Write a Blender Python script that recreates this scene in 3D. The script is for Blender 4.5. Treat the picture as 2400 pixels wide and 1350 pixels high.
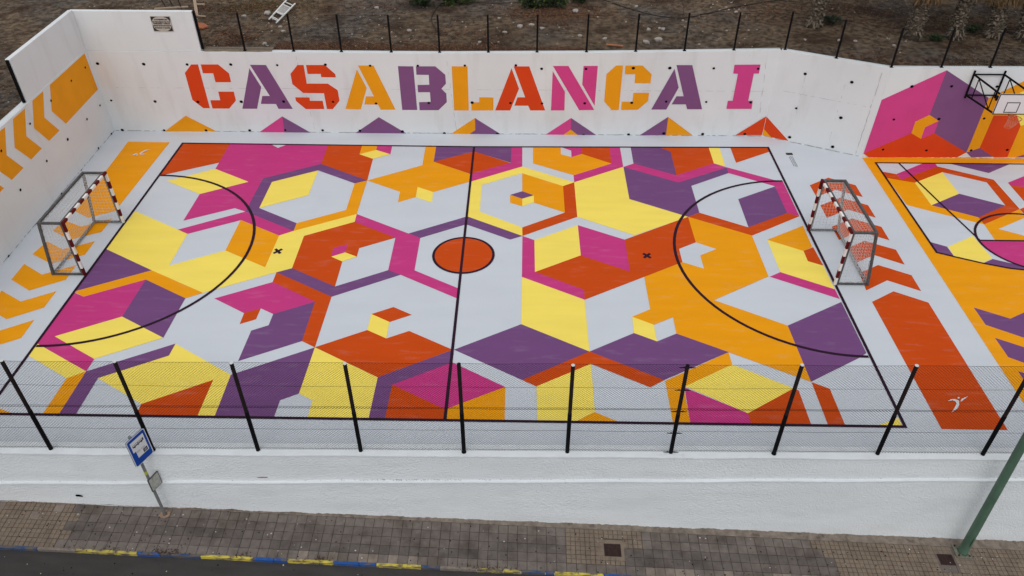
import bpy, bmesh, math, random
from mathutils import Vector, Matrix, noise as mnoise
R = math.radians
rnd = random.Random(7)
scene = bpy.context.scene
COL = scene.collection
for o in list(bpy.data.objects):
    bpy.data.objects.remove(o)

# ---------------------------------------------------------------- camera, sky, sun, exposure
cam_data = bpy.data.cameras.new('camera')
cam_data.sensor_width = 36.0
cam_data.lens = 1829.2 / 2400.0 * 36.0
cam_data.clip_end = 800.0
cam = bpy.data.objects.new('camera', cam_data)
cam.location = (2.0715, -13.7243, 15.3367)
cam.rotation_euler = (R(90.0 - 38.485), 0.0, R(1.0445))
COL.objects.link(cam)
scene.camera = cam

SUN_EL, SUN_AZ = 58.0, 188.0          # high, soft, from behind the camera (overcast)
world = bpy.data.worlds.new('World'); scene.world = world
world.use_nodes = True
wn = world.node_tree; wn.nodes.clear()
sky = wn.nodes.new('ShaderNodeTexSky'); sky.sky_type = 'NISHITA'; sky.sun_disc = False
sky.sun_elevation = R(SUN_EL); sky.sun_rotation = R(SUN_AZ)
sky.air_density = 1.0; sky.dust_density = 4.0; sky.ozone_density = 1.0
hs = wn.nodes.new('ShaderNodeHueSaturation'); hs.inputs['Saturation'].default_value = 0.22
bg = wn.nodes.new('ShaderNodeBackground'); bg.inputs['Strength'].default_value = 0.14
wo = wn.nodes.new('ShaderNodeOutputWorld')
cl = wn.nodes.new('ShaderNodeMix'); cl.data_type = 'RGBA'; cl.inputs[0].default_value = 0.6      # even cloud cover over the clear sky
cl.inputs[7].default_value = (5.6, 5.75, 6.0, 1.0)
wn.links.new(sky.outputs[0], hs.inputs['Color']); wn.links.new(hs.outputs[0], cl.inputs[6]); wn.links.new(cl.outputs[2], bg.inputs['Color'])
wn.links.new(bg.outputs[0], wo.inputs['Surface'])
sd = bpy.data.lights.new('sun', 'SUN'); sd.energy = 0.5; sd.angle = R(50); sd.color = (1.0, 0.97, 0.93)
sun = bpy.data.objects.new('sun', sd); COL.objects.link(sun)
d = Vector((math.sin(R(SUN_AZ)) * math.cos(R(SUN_EL)), math.cos(R(SUN_AZ)) * math.cos(R(SUN_EL)), math.sin(R(SUN_EL))))
sun.location = d * 60; sun.rotation_euler = d.to_track_quat('Z', 'Y').to_euler()
vs = scene.view_settings
vs.view_transform = 'Standard'; vs.look = 'None'; vs.exposure = 0.0; vs.gamma = 1.0
vs.use_curve_mapping = False

# ---------------------------------------------------------------- traced layout, in metres
# court and wall paint: (colour, layer, outline); floor outlines are x,y; wall outlines are distance along the wall, height
COURT_PAINT = [
 ('R',0,[(-12.044,14.946),(-10.05,14.907),(-10.013,13.313),(-11.898,12.303),(-12.013,12.22)]),
 ('M',1,[(-10.05,14.907),(-5.989,14.849),(-5.956,13.282),(-7.947,12.13),(-7.959,9.805),(-8.406,10.025),(-9.99,9.176),(-9.999,10.963),(-8.434,11.874),(-10.009,12.831),(-10.013,13.313)]),
 ('W',2,[(-8.39,14.899),(-7.652,14.912),(-7.984,14.558)]),
 ('M',2,[(-9.982,8.616),(-7.959,9.805),(-5.93,8.608),(-6.365,8.325),(-7.964,9.246),(-9.555,8.36)]),
 ('Y',2,[(-11.576,11.882),(-10.009,12.831),(-8.434,11.874),(-9.999,10.963)]),
 ('Y',3,[(-11.94,9.77),(-9.555,8.36),(-9.525,6.532),(-7.947,7.409),(-6.362,6.501),(-6.363,8.318),(-5.93,8.608),(-3.922,9.714),(-3.908,9.215),(-5.499,8.314),(-5.472,6.464),(-5.924,6.237),(-7.949,5.135),(-10.009,6.268),(-11.995,7.412)]),
 ('O',4,[(-7.968,9.26),(-6.363,8.318),(-6.362,6.501),(-7.947,7.409)]),
 ('P',4,[(-12.0,7.424),(-10.002,6.268),(-11.992,5.143)]),
 ('O',4,[(-10.002,6.268),(-7.949,5.135),(-8.413,4.86),(-10.006,5.778),(-11.607,4.877),(-12.018,5.127)]),
 ('M',5,[(-12.006,5.084),(-11.607,4.877),(-10.005,5.778),(-10.017,3.955),(-11.627,3.037),(-10.052,2.112),(-10.058,1.612),(-12.008,2.733)]),
 ('P',5,[(-10.005,5.778),(-8.413,4.86),(-8.425,3.033),(-10.017,3.955)]),
 ('Y',6,[(-11.627,3.037),(-10.017,3.955),(-8.425,3.033),(-10.052,2.112)]),
 ('Y',6,[(-12.008,2.733),(-10.058,1.612),(-10.478,1.332),(-11.999,2.219)]),
 ('O',7,[(-10.054,1.603),(-10.478,1.332),(-10.497,0.007),(-10.06,0.015)]),
 ('P',8,[(-10.058,1.612),(-7.98,2.787),(-7.99,2.29),(-9.619,1.36),(-9.62,0.015),(-10.066,0.015)]),
 ('Y',0,[(-7.98,2.787),(-5.997,1.558),(-5.962,0.036),(-6.415,0.035),(-6.42,1.354),(-8.05,0.425),(-9.619,1.36),(-7.99,2.29)]),
 ('R',1,[(-6.42,1.354),(-6.415,0.035),(-8.035,0.025),(-8.05,0.425)]),
 ('O',0,[(-11.94,0.278),(-11.306,0.03),(-11.8,0.022)]),
 ('P',1,[(-3.909,2.708),(-3.944,0.879),(-4.39,0.626),(-4.4,0.026),(-5.962,0.036),(-5.997,1.558)]),
 ('Y',0,[(-3.909,2.708),(-1.912,1.526),(-1.922,0.033),(-3.52,0.027),(-3.527,0.634),(-3.944,0.879)]),
 ('M',0,[(-7.51,4.871),(-5.915,5.728),(-4.349,4.77),(-5.492,4.161),(-5.939,4.421),(-6.383,4.185)]),
 ('R',1,[(-6.386,4.195),(-5.939,4.421),(-5.946,3.909),(-6.373,3.68)]),
 ('P',1,[(-4.349,4.77),(-4.342,2.967),(-5.956,2.098),(-5.946,3.399),(-5.495,3.647),(-5.492,4.161)]),
 ('R',2,[(-5.924,6.237),(-3.889,5.02),(-3.909,2.708),(-4.342,2.967),(-4.349,4.77),(-5.915,5.728)]),
 ('P',3,[(-5.924,6.237),(-5.472,6.464),(-3.882,5.532),(-2.321,6.416),(-1.887,6.177),(-3.889,5.02)]),
 ('R',4,[(-5.499,8.314),(-3.9,9.215),(-2.336,8.26),(-3.475,7.625),(-3.469,7.134),(-3.901,6.857),(-3.882,5.532),(-5.472,6.464)]),
 ('M',5,[(-4.34,7.622),(-3.898,7.85),(-3.9,7.37),(-4.319,7.119)]),
 ('Y',6,[(-4.319,7.119),(-3.9,7.37),(-3.469,7.134),(-3.901,6.857)]),
 ('M',5,[(-3.922,9.714),(-1.481,8.263),(-1.464,6.42),(0.053,5.493),(0.021,5.01),(-1.887,6.177),(-2.321,6.416),(-2.336,8.26),(-3.908,9.215)]),
 ('P',0,[(-1.913,8.528),(0.057,9.645),(2.027,8.448),(1.609,8.221),(0.041,9.129),(-1.481,8.263)]),
 ('Y',1,[(0.038,12.048),(1.982,13.228),(3.967,12.062),(3.536,11.779),(1.986,12.704),(0.46,11.803),(0.483,9.954),(2.016,8.969),(2.027,8.448),(0.058,9.631)]),
 ('O',0,[(-3.927,12.057),(-1.952,13.26),(-1.985,14.828),(-1.552,14.817),(-1.531,13.549),(-0.016,12.611),(-0.003,12.039),(-1.322,11.261),(-1.953,11.62),(-1.943,10.895),(-2.552,10.528),(-2.569,11.262)]),
 ('Y',1,[(-1.953,11.62),(-1.322,11.261),(-1.302,10.536),(-1.933,10.88)]),
 ('P',1,[(-1.554,14.836),(1.53,14.872),(1.534,13.517),(0.028,14.41),(-1.531,13.549)]),
 ('R',2,[(-1.531,13.549),(0.028,14.41),(1.525,13.5),(-0.017,12.62)]),
 ('M',3,[(1.53,14.872),(1.97,14.852),(1.982,13.228),(0.038,12.048),(0.003,12.628),(1.534,13.517)]),
 ('O',4,[(-4.368,11.827),(-3.927,12.057),(-3.922,9.714),(-5.93,8.608),(-5.938,9.091),(-4.353,9.975)]),
 ('P',5,[(-5.956,13.282),(-3.927,12.057),(-4.37,11.835),(-5.955,12.778),(-7.537,11.874),(-7.522,10.041),(-5.938,9.091),(-5.93,8.608),(-7.959,9.805),(-7.947,12.13)]),
 ('Y',6,[(-7.537,11.874),(-5.955,12.778),(-5.935,10.952),(-7.522,10.041)]),
 ('R',6,[(-5.989,14.849),(-4.59,14.837),(-4.576,14.089),(-3.972,13.722),(-3.927,12.057),(-5.956,13.282)]),
 ('O',7,[(-4.59,14.837),(-3.962,14.83),(-3.957,14.457),(-4.576,14.089)]),
 ('M',8,[(-3.962,14.83),(-3.353,14.831),(-3.331,14.111),(-3.957,14.457)]),
 ('Y',9,[(-4.576,14.089),(-3.957,14.457),(-3.331,14.111),(-3.972,13.722)]),
 ('O',0,[(2.409,14.842),(3.537,14.862),(3.532,14.25),(3.946,14.019),(4.376,14.282),(5.503,13.528),(3.99,12.584),(2.405,13.49)]),
 ('M',1,[(3.537,14.862),(4.407,14.877),(4.376,14.282),(3.946,14.019),(3.955,14.552)]),
 ('R',1,[(4.407,14.877),(5.54,14.897),(5.503,13.528),(4.376,14.282)]),
 ('M',2,[(5.54,14.897),(5.957,14.904),(5.945,13.273),(3.967,12.062),(3.969,12.584),(5.503,13.528)]),
 ('P',0,[(6.396,14.912),(7.525,14.932),(7.975,14.551),(7.936,12.654),(6.373,13.543)]),
 ('R',1,[(7.525,14.932),(9.579,14.968),(9.55,13.617),(7.936,12.654),(7.975,14.551)]),
 ('Y',0,[(9.579,14.968),(10.018,14.976),(9.958,13.386),(9.55,13.617)]),
 ('M',1,[(5.953,13.273),(6.373,13.543),(7.936,12.654),(9.55,13.617),(10.004,13.303),(7.931,12.124)]),
 ('M',0,[(10.006,13.311),(11.63,12.373),(11.924,12.322),(11.907,9.876),(11.521,10.065),(11.538,11.913),(9.973,12.87)]),
 ('P',2,[(5.953,13.273),(7.931,12.124),(10.004,13.303),(9.971,12.862),(8.381,11.881),(8.373,10.038),(7.923,9.749),(5.949,10.9)]),
 ('Y',3,[(5.945,13.273),(5.949,10.9),(7.923,9.749),(5.893,8.556),(3.972,9.679),(3.967,12.062)]),
 ('O',2,[(1.986,12.704),(3.536,11.779),(3.541,9.952),(2.428,10.602),(2.43,11.1),(1.997,11.381)]),
 ('P',0,[(1.548,11.122),(1.997,11.381),(2.43,11.1),(2.001,10.853)]),
 ('O',1,[(1.548,11.122),(2.001,10.853),(2.005,10.339),(1.558,10.579)]),
 ('Y',3,[(2.001,10.853),(2.43,11.1),(2.428,10.602),(2.005,10.339)]),
 ('R',4,[(3.536,11.779),(3.967,12.062),(3.972,9.679),(2.027,8.448),(2.016,8.969),(3.541,9.952)]),
 ('Y',0,[(3.966,9.151),(3.98,7.346),(2.447,6.403),(2.437,8.204)]),
 ('M',1,[(3.966,9.151),(5.528,8.291),(5.53,6.481),(3.98,7.346)]),
 ('M',5,[(2.027,8.448),(2.437,8.204),(2.447,6.403),(3.988,5.504),(3.978,5.013),(2.027,6.133)]),
 ('R',6,[(5.528,8.291),(7.923,9.749),(7.935,8.161),(7.311,7.773),(7.306,7.026),(3.978,5.013),(3.988,5.504),(2.447,6.403),(3.98,7.346),(5.53,6.481)]),
 ('O',7,[(7.923,9.749),(9.939,8.614),(9.961,6.308),(7.986,5.068),(9.957,3.908),(9.993,1.573),(7.969,2.722),(6.594,3.489),(6.596,4.231),(5.979,3.871),(5.367,4.229),(5.96,4.593),(5.958,6.203),(7.306,7.026),(7.935,8.161)]),
 ('W',8,[(7.935,8.161),(8.559,7.789),(7.954,7.416),(7.952,6.686),(7.306,7.026),(7.311,7.773)]),
 ('R',1,[(7.931,9.749),(8.372,10.031),(9.931,9.123),(11.521,10.065),(11.904,9.862),(10.589,9.021),(9.939,8.614)]),
 ('P',2,[(9.96,10.972),(11.536,11.905),(11.521,10.065),(9.931,9.123)]),
 ('O',0,[(11.865,9.258),(11.83,7.972),(11.469,7.736),(10.405,8.371)]),
 ('Y',1,[(10.405,8.371),(11.469,7.736),(11.453,7.16),(11.894,6.919),(11.891,5.677),(10.399,6.544)]),
 ('R',2,[(11.469,7.736),(11.855,7.96),(11.894,6.919),(11.453,7.16)]),
 ('M',2,[(10.399,6.544),(11.891,5.677),(11.897,5.196),(9.992,6.292)]),
 ('P',8,[(9.957,3.908),(11.898,5.049),(11.898,2.756),(11.614,2.543),(9.993,1.573)]),
 ('R',0,[(10.458,14.984),(11.968,15.011),(11.956,14.595),(10.437,13.675)]),
 ('R',3,[(-3.91,2.713),(-2.524,3.484),(-1.908,3.126),(-1.28,3.468),(0.068,2.68),(-1.913,1.53)]),
 ('R',0,[(-2.519,4.214),(-1.891,4.56),(-1.288,4.201),(-1.914,3.857)]),
 ('Y',4,[(-2.519,4.214),(-1.914,3.857),(-1.908,3.126),(-2.524,3.484)]),
 ('P',4,[(-1.913,1.53),(0.098,2.689),(0.096,2.162),(-1.474,1.258),(-1.493,0.019),(-1.921,0.022)]),
 ('M',0,[(-1.474,1.258),(0.096,2.162),(1.617,1.228),(0.054,0.378)]),
 ('R',5,[(-1.474,1.258),(0.054,0.378),(0.064,0.024),(-1.493,0.019)]),
 ('O',6,[(1.617,1.228),(1.628,-0.007),(0.051,0.016),(0.054,0.378)]),
 ('P',0,[(0.105,2.685),(2.024,3.83),(3.995,2.673),(2.074,1.498)]),
 ('Y',6,[(2.027,6.133),(3.978,5.013),(3.995,2.673),(2.024,3.83)]),
 ('Y',8,[(5.367,4.229),(5.979,3.871),(5.981,3.137),(5.348,3.491)]),
 ('P',9,[(3.995,2.673),(5.348,3.491),(5.981,3.137),(6.594,3.489),(7.969,2.722),(5.974,1.567)]),
 ('R',10,[(3.995,2.673),(5.974,1.567),(5.562,1.282),(4.004,2.167),(2.465,1.259),(2.074,1.498)]),
 ('Y',11,[(4.004,2.167),(3.997,0.353),(3.467,0.007),(2.477,-0.003),(2.465,1.259)]),
 ('O',0,[(3.997,0.353),(4.611,0.017),(3.467,0.007)]),
 ('O',0,[(7.969,2.722),(7.974,2.22),(6.513,1.339),(6.468,1.237),(6.446,0.013),(5.996,0.016),(5.999,1.535)]),
 ('Y',0,[(7.974,2.22),(9.458,1.323),(8.012,0.387),(6.513,1.339)]),
 ('M',1,[(6.492,1.298),(8.012,0.387),(8.01,-0.004),(6.446,0.013)]),
 ('R',2,[(8.012,0.387),(9.458,1.323),(9.567,1.244),(9.564,-0.005),(8.01,-0.004)]),
 ('R',0,[(10.005,1.565),(10.43,1.32),(10.437,0.003),(9.995,0.003)]),
 ('Y',0,[(11.904,0.295),(11.899,0.004),(11.231,0.003)]),
 ('O',0,[(-14.321,14.98),(-12.573,14.964),(-12.66,9.757),(-13.433,9.301),(-14.092,9.71)]),
 ('O',0,[(-14.205,9.122),(-13.438,8.741),(-12.568,9.289),(-12.579,8.424),(-13.464,7.94),(-14.314,8.472)]),
 ('O',0,[(-14.19,7.832),(-13.455,7.373),(-12.563,7.873),(-12.558,7.082),(-13.466,6.568),(-14.326,7.093)]),
 ('O',0,[(-14.326,6.541),(-13.459,5.977),(-12.579,6.513),(-12.563,5.722),(-13.456,5.156),(-14.313,5.702)]),
 ('O',0,[(-14.324,5.14),(-13.449,4.613),(-12.581,5.144),(-12.584,4.339),(-13.441,3.775),(-14.292,4.273)]),
 ('O',0,[(-14.33,3.72),(-13.429,3.227),(-12.595,3.765),(-12.573,2.95),(-13.394,2.44),(-14.286,2.905)]),
 ('R',0,[(12.871,12.015),(13.736,12.587),(14.607,12.046),(14.598,11.203),(13.755,11.704),(12.887,11.195)]),
 ('R',0,[(12.863,10.604),(13.744,11.15),(14.602,10.65),(14.596,9.819),(13.781,10.333),(12.855,9.774)]),
 ('R',0,[(12.852,9.208),(13.731,9.755),(14.594,9.239),(14.581,8.419),(13.73,8.944),(12.86,8.408)]),
 ('R',0,[(12.979,7.918),(13.718,8.372),(14.598,7.866),(14.579,7.026),(13.753,7.55),(12.997,7.086)]),
 ('R',0,[(12.942,6.544),(13.703,6.992),(14.585,6.459),(14.575,5.638),(13.701,6.172),(12.864,5.64)]),
 ('R',0,[(12.85,5.076),(13.703,5.612),(14.577,5.071),(14.561,-0.072),(12.876,-0.069)]),
]
COURT2_PAINT = [
 ('O',0,[(15.556,14.181),(25.966,14.365),(16.856,-1.133),(15.404,-1.159),(15.501,6.137)]),
 ('W',1,[(15.943,13.755),(25.71,13.928),(21.424,6.637),(18.339,6.783),(17.178,7.143),(15.904,7.722)]),
 ('O',2,[(15.979,12.61),(16.913,12.268),(16.906,10.676),(18.27,9.905),(18.255,9.452),(17.147,10.039),(16.011,10.675)]),
 ('R',3,[(15.963,13.092),(16.455,12.903),(16.485,12.483),(18.277,13.533),(20.018,12.545),(19.998,10.479),(18.255,9.452),(18.262,9.905),(19.591,10.709),(19.66,12.34),(18.281,13.083),(16.913,12.268),(15.958,12.61)]),
 ('M',4,[(16.458,12.911),(17.801,13.763),(18.289,13.771),(18.277,13.533),(16.485,12.483)]),
 ('Y',4,[(16.913,12.268),(18.281,13.083),(18.26,11.502),(16.906,10.676)]),
 ('P',4,[(16.906,10.676),(18.26,11.502),(19.591,10.709),(18.27,9.905)]),
 ('P',2,[(18.82,13.781),(21.303,13.825),(20.056,13.049)]),
 ('M',2,[(20.446,12.33),(21.709,13.078),(21.148,11.951),(20.493,12.158)]),
 ('R',3,[(20.446,12.314),(20.493,12.158),(21.148,11.951),(20.4,10.45)]),
 ('R',4,[(19.998,10.479),(20.207,10.59),(20.545,10.741),(19.979,9.605)]),
 ('O',5,[(18.255,9.452),(19.995,10.472),(19.961,10.089),(20.222,10.093),(18.633,9.177),(19.512,8.668),(19.432,8.506),(18.19,8.484)]),
 ('M',2,[(17.624,8.442),(20.333,8.49),(19.495,6.891),(18.97,6.882),(18.445,7.001),(18.118,7.278),(17.775,7.756)]),
 ('Y',2,[(16.425,8.072),(17.544,8.73),(17.616,7.449),(17.157,7.136),(16.394,7.488)]),
 ('P',3,[(15.95,8.329),(16.388,8.072),(16.394,7.488),(15.904,7.722)]),
 ('P',3,[(17.157,7.136),(17.606,7.389),(18.64,6.916),(18.547,6.729),(18.339,6.783)]),
 ('P',1,[(15.866,4.861),(16.736,4.348),(17.594,4.815),(16.885,3.392),(15.865,4.052)]),
 ('P',1,[(15.871,3.481),(16.685,2.99),(16.357,2.331),(15.871,2.663)]),
 ('P',1,[(15.871,2.1),(16.154,1.924),(15.855,1.325),(15.859,1.732)]),
]
BACK_PAINT = [
 ('C1R',0,[(-11.258,2.956),(-10.982,2.958),(-10.96,1.076),(-11.229,1.074),(-11.596,1.438),(-11.603,2.594)]),
 ('C1R',0,[(-10.874,2.959),(-10.18,2.964),(-9.824,2.598),(-9.822,2.221),(-10.457,2.216),(-10.462,2.594),(-10.875,2.591)]),
 ('C1R',0,[(-10.443,1.809),(-9.804,1.814),(-9.801,1.429),(-10.158,1.068),(-10.856,1.063),(-10.857,1.43),(-10.443,1.433)]),
 ('A2P',0,[(-8.955,2.816),(-8.64,2.023),(-9.002,1.069),(-9.614,1.063)]),
 ('A2P',0,[(-8.903,2.96),(-8.263,2.955),(-7.52,1.076),(-8.109,1.071),(-8.18,1.286),(-8.802,1.285),(-8.674,1.636),(-8.364,1.638)]),
 ('S3R',0,[(-7.003,2.965),(-6.758,2.966),(-6.758,2.185),(-5.904,2.191),(-5.543,1.908),(-5.532,1.45),(-5.859,1.081),(-6.104,1.079),(-6.123,1.773),(-6.974,1.78),(-7.347,2.157),(-7.349,2.59)]),
 ('S3R',0,[(-6.66,2.967),(-5.908,2.973),(-5.546,2.594),(-5.544,2.459),(-6.128,2.463),(-6.129,2.599),(-6.656,2.595)]),
 ('S3R',0,[(-7.328,1.59),(-6.747,1.586),(-6.748,1.44),(-6.226,1.444),(-6.215,1.078),(-6.982,1.071),(-7.326,1.425)]),
 ('A4O',0,[(-4.653,2.803),(-4.349,2.019),(-4.702,1.081),(-5.338,1.085)]),
 ('A4O',0,[(-4.59,2.96),(-3.969,2.964),(-3.268,1.079),(-3.881,1.073),(-3.968,1.297),(-4.53,1.297),(-4.427,1.651),(-4.097,1.654)]),
 ('B5P',0,[(-3.0,2.949),(-2.388,2.945),(-2.373,1.072),(-2.994,1.067)]),
 ('B5P',0,[(-2.282,2.946),(-1.516,2.951),(-1.138,2.605),(-1.128,2.228),(-1.322,2.011),(-1.137,1.804),(-1.135,1.429),(-1.495,1.07),(-2.276,1.063),(-2.271,1.42),(-1.795,1.433),(-1.798,1.854),(-2.283,1.851),(-2.277,2.164),(-1.803,2.177),(-1.797,2.591),(-2.291,2.596)]),
 ('L6O',0,[(-0.863,2.956),(-0.235,2.961),(-0.246,1.071),(-0.852,1.065)]),
 ('L6O',0,[(0.199,1.651),(0.772,1.647),(0.764,1.079),(-0.135,1.072),(-0.132,1.428),(0.193,1.431)]),
 ('A7R',0,[(1.512,2.893),(1.815,2.036),(1.453,1.085),(0.839,1.08)]),
 ('A7R',0,[(1.597,2.974),(2.214,2.979),(2.893,1.097),(2.284,1.092),(2.193,1.301),(1.63,1.296),(1.751,1.664),(2.066,1.667)]),
 ('N8M',0,[(3.147,2.794),(3.67,1.921),(3.682,1.104),(3.131,1.099)]),
 ('N8M',0,[(3.149,3.003),(3.764,3.008),(4.905,1.133),(4.289,1.119)]),
 ('N8M',0,[(4.358,3.012),(4.922,3.02),(4.906,1.314),(4.35,2.239)]),
 ('C9O',0,[(5.637,3.035),(5.916,3.037),(5.907,1.142),(5.622,1.139),(5.283,1.506),(5.287,2.676)]),
 ('C9O',0,[(6.009,3.037),(6.686,3.042),(7.076,2.689),(7.075,2.315),(6.44,2.31),(6.433,2.684),(6.02,2.681)]),
 ('C9O',0,[(6.437,1.897),(7.064,1.902),(7.059,1.544),(6.683,1.163),(6.004,1.143),(5.994,1.511),(6.431,1.506)]),
 ('AaP',0,[(7.958,2.919),(8.223,2.132),(7.844,1.182),(7.231,1.177)]),
 ('AaP',0,[(8.014,3.074),(8.634,3.078),(9.3,1.209),(8.696,1.203),(8.61,1.415),(8.035,1.411),(8.185,1.763),(8.475,1.765)]),
 ('IbM',0,[(10.287,3.104),(11.302,3.12),(11.311,2.752),(11.112,2.751),(11.105,1.591),(11.291,1.592),(11.306,1.24),(10.289,1.231),(10.286,1.584),(10.481,1.586),(10.491,2.737),(10.299,2.745)]),
 ('t1O',0,[(-12.062,0.728),(-10.933,0.024),(-13.129,0.004)]),
 ('t2M',0,[(-8.024,0.734),(-8.059,-0.0),(-9.114,0.005)]),
 ('t2P',1,[(-8.024,0.734),(-6.926,-0.02),(-8.061,-0.01)]),
 ('t3P',0,[(-3.993,0.735),(-2.894,-0.013),(-5.085,-0.018)]),
 ('t4O',0,[(-0.003,0.731),(-0.006,0.182),(-0.307,-0.039),(-1.085,-0.037)]),
 ('t4P',1,[(-0.003,0.731),(1.095,-0.022),(-0.307,-0.039),(-0.006,0.182)]),
 ('t5M',0,[(3.975,0.77),(3.987,0.243),(3.652,-0.023),(2.9,-0.03)]),
 ('t5P',1,[(3.975,0.77),(5.079,-0.01),(4.305,-0.017),(3.987,0.243)]),
 ('t5O',2,[(3.987,0.243),(4.305,-0.017),(3.652,-0.023)]),
 ('t6P',0,[(7.964,0.853),(7.977,0.026),(6.875,0.006)]),
 ('t6O',1,[(7.964,0.853),(9.059,0.046),(7.977,0.026)]),
 ('t7R',0,[(11.97,0.912),(11.972,0.354),(11.963,0.063),(10.87,0.053)]),
]
OBLIQUE_PAINT = [
 ('R',0,[(-0.014,0.899),(1.063,0.036),(0.359,0.038),(-0.012,0.341)]),
 ('O',0,[(-0.012,0.341),(0.359,0.038),(-0.019,0.039)]),
]
LEFT_PAINT = [
 ('O',0,[(0.211,3.467),(0.158,1.935),(3.133,1.902),(3.687,2.681),(3.19,3.476)]),
 ('O',0,[(3.727,3.47),(4.249,2.701),(3.685,1.904),(4.51,1.909),(5.049,2.692),(4.528,3.485)]),
 ('O',0,[(5.1,3.454),(5.62,2.668),(5.085,1.915),(5.88,1.912),(6.444,2.676),(5.914,3.469)]),
 ('O',0,[(6.473,3.446),(6.98,2.686),(6.446,1.903),(7.252,1.904),(7.799,2.707),(7.223,3.503)]),
 ('O',0,[(7.788,1.907),(8.598,1.885),(9.161,2.785),(8.515,3.662),(7.863,3.61),(8.372,2.86)]),
]
RIGHT_PAINT = [
 ('M',0,[(15.625,2.464),(17.673,3.659),(17.634,1.86),(18.064,1.088),(17.183,1.08),(15.578,0.167)]),
 ('P',1,[(17.673,3.659),(19.632,2.567),(19.619,0.766),(19.613,0.259),(18.064,1.088),(17.634,1.86)]),
 ('R',2,[(15.578,0.167),(17.183,1.08),(17.631,0.842),(18.073,1.088),(19.613,0.259),(19.33,0.039),(15.848,-0.004)]),
 ('O',3,[(17.179,1.576),(17.634,1.86),(18.066,1.616),(17.628,1.338),(17.631,0.842),(17.183,1.08)]),
 ('M',4,[(17.628,1.338),(18.066,1.616),(18.073,1.088),(17.631,0.842)]),
 ('O',2,[(19.617,2.554),(20.67,3.262),(21.656,3.904),(23.332,0.016),(23.305,0.078),(21.299,0.059),(20.066,0.463),(19.622,0.268)]),
 ('R',3,[(20.081,1.863),(21.02,1.871),(21.279,1.43),(21.299,0.059),(20.77,0.053),(20.058,0.463)]),
 ('Y',4,[(20.917,1.924),(21.617,2.108),(21.802,1.662),(21.279,1.43)]),
 ('Y',3,[(20.688,2.801),(21.221,3.063),(21.328,2.806),(20.785,2.759)]),
 ('P',4,[(19.613,0.259),(20.066,0.463),(20.74,0.077),(19.881,0.045)]),
 ('P',3,[(21.616,0.062),(22.158,0.293),(22.25,0.068)]),
]
LOGO_PAINT = [
 ('W',0,[(13.424,0.906),(13.545,0.978),(13.664,0.988),(13.736,0.923),(13.681,0.775),(13.572,0.638),(13.357,0.494),(13.518,0.676),(13.623,0.812),(13.64,0.898),(13.57,0.936)]),
 ('W',0,[(13.751,0.892),(13.836,0.991),(14.056,1.101),(13.903,0.981),(13.803,0.912)]),
 ('W',0,[(13.742,1.037),(13.778,1.069),(13.811,1.066),(13.8,1.026),(13.771,1.006),(13.741,1.009)]),
 ('W',0,[(-13.122,14.358),(-13.288,14.184),(-13.377,13.986),(-13.321,13.934),(-13.166,13.981),(-13.248,13.891),(-13.381,13.897),(-13.443,13.976),(-13.408,14.11),(-13.31,14.274)]),
 ('W',0,[(-13.756,13.803),(-13.67,13.857),(-13.58,13.991),(-13.499,13.975),(-13.594,13.832)]),
 ('W',0,[(-13.544,13.868),(-13.498,13.895),(-13.445,13.861),(-13.463,13.808),(-13.51,13.816)]),
]
BACK_HOLES = [
 (-15.011,2.964),
 (-13.16,2.955),
 (-11.418,2.955),
 (-9.667,2.967),
 (-14.97,1.386),
 (-13.161,1.358),
 (-11.391,1.354),
 (-9.59,1.378),
 (-14.93,0.048),
 (-13.147,0.054),
 (-11.369,0.065),
 (-9.517,0.081),
 (-7.812,2.954),
 (-5.884,2.99),
 (-4.102,2.959),
 (-2.207,2.973),
 (-0.336,2.995),
 (-7.84,1.398),
 (-5.803,1.405),
 (-4.042,1.348),
 (-1.877,1.39),
 (-0.097,1.419),
 (-8.007,0.11),
 (-6.428,0.114),
 (-4.856,0.109),
 (-3.071,0.09),
 (-1.308,0.021),
 (0.914,0.007),
 (1.682,3.019),
 (2.705,2.884),
 (4.463,2.893),
 (6.328,2.938),
 (7.767,2.953),
 (9.497,2.957),
 (11.243,2.952),
 (1.467,1.413),
 (2.757,1.405),
 (4.496,1.428),
 (6.404,1.468),
 (7.797,1.531),
 (9.421,1.53),
 (11.217,1.526),
 (4.534,-0.0),
 (6.409,0.042),
 (7.869,0.105),
 (9.491,0.09),
 (11.24,0.106),
]
OBLIQUE_HOLES = [
 (1.076,2.943),
 (2.813,2.946),
 (1.057,1.492),
 (2.784,1.461),
 (1.073,0.211),
 (2.784,0.185),
]
RIGHT_HOLES = [
 (16.592,3.014),
 (18.064,3.034),
 (19.754,3.038),
 (16.327,1.659),
 (18.043,1.697),
 (19.761,1.734),
 (16.296,0.361),
 (18.01,0.339),
 (19.762,0.361),
 (21.168,0.393),
]
LEFT_HOLES = [
 (0.526,3.017),
 (1.782,3.017),
 (3.498,3.0),
 (0.429,1.363),
 (1.687,1.373),
 (5.166,2.92),
 (3.408,1.391),
 (0.334,0.027),
 (7.141,2.933),
 (5.109,1.421),
 (7.075,1.407),
 (1.635,0.062),
 (3.309,-0.009),
 (5.051,-0.005),
 (7.059,-0.04),
 (9.005,0.013),
]

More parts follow.
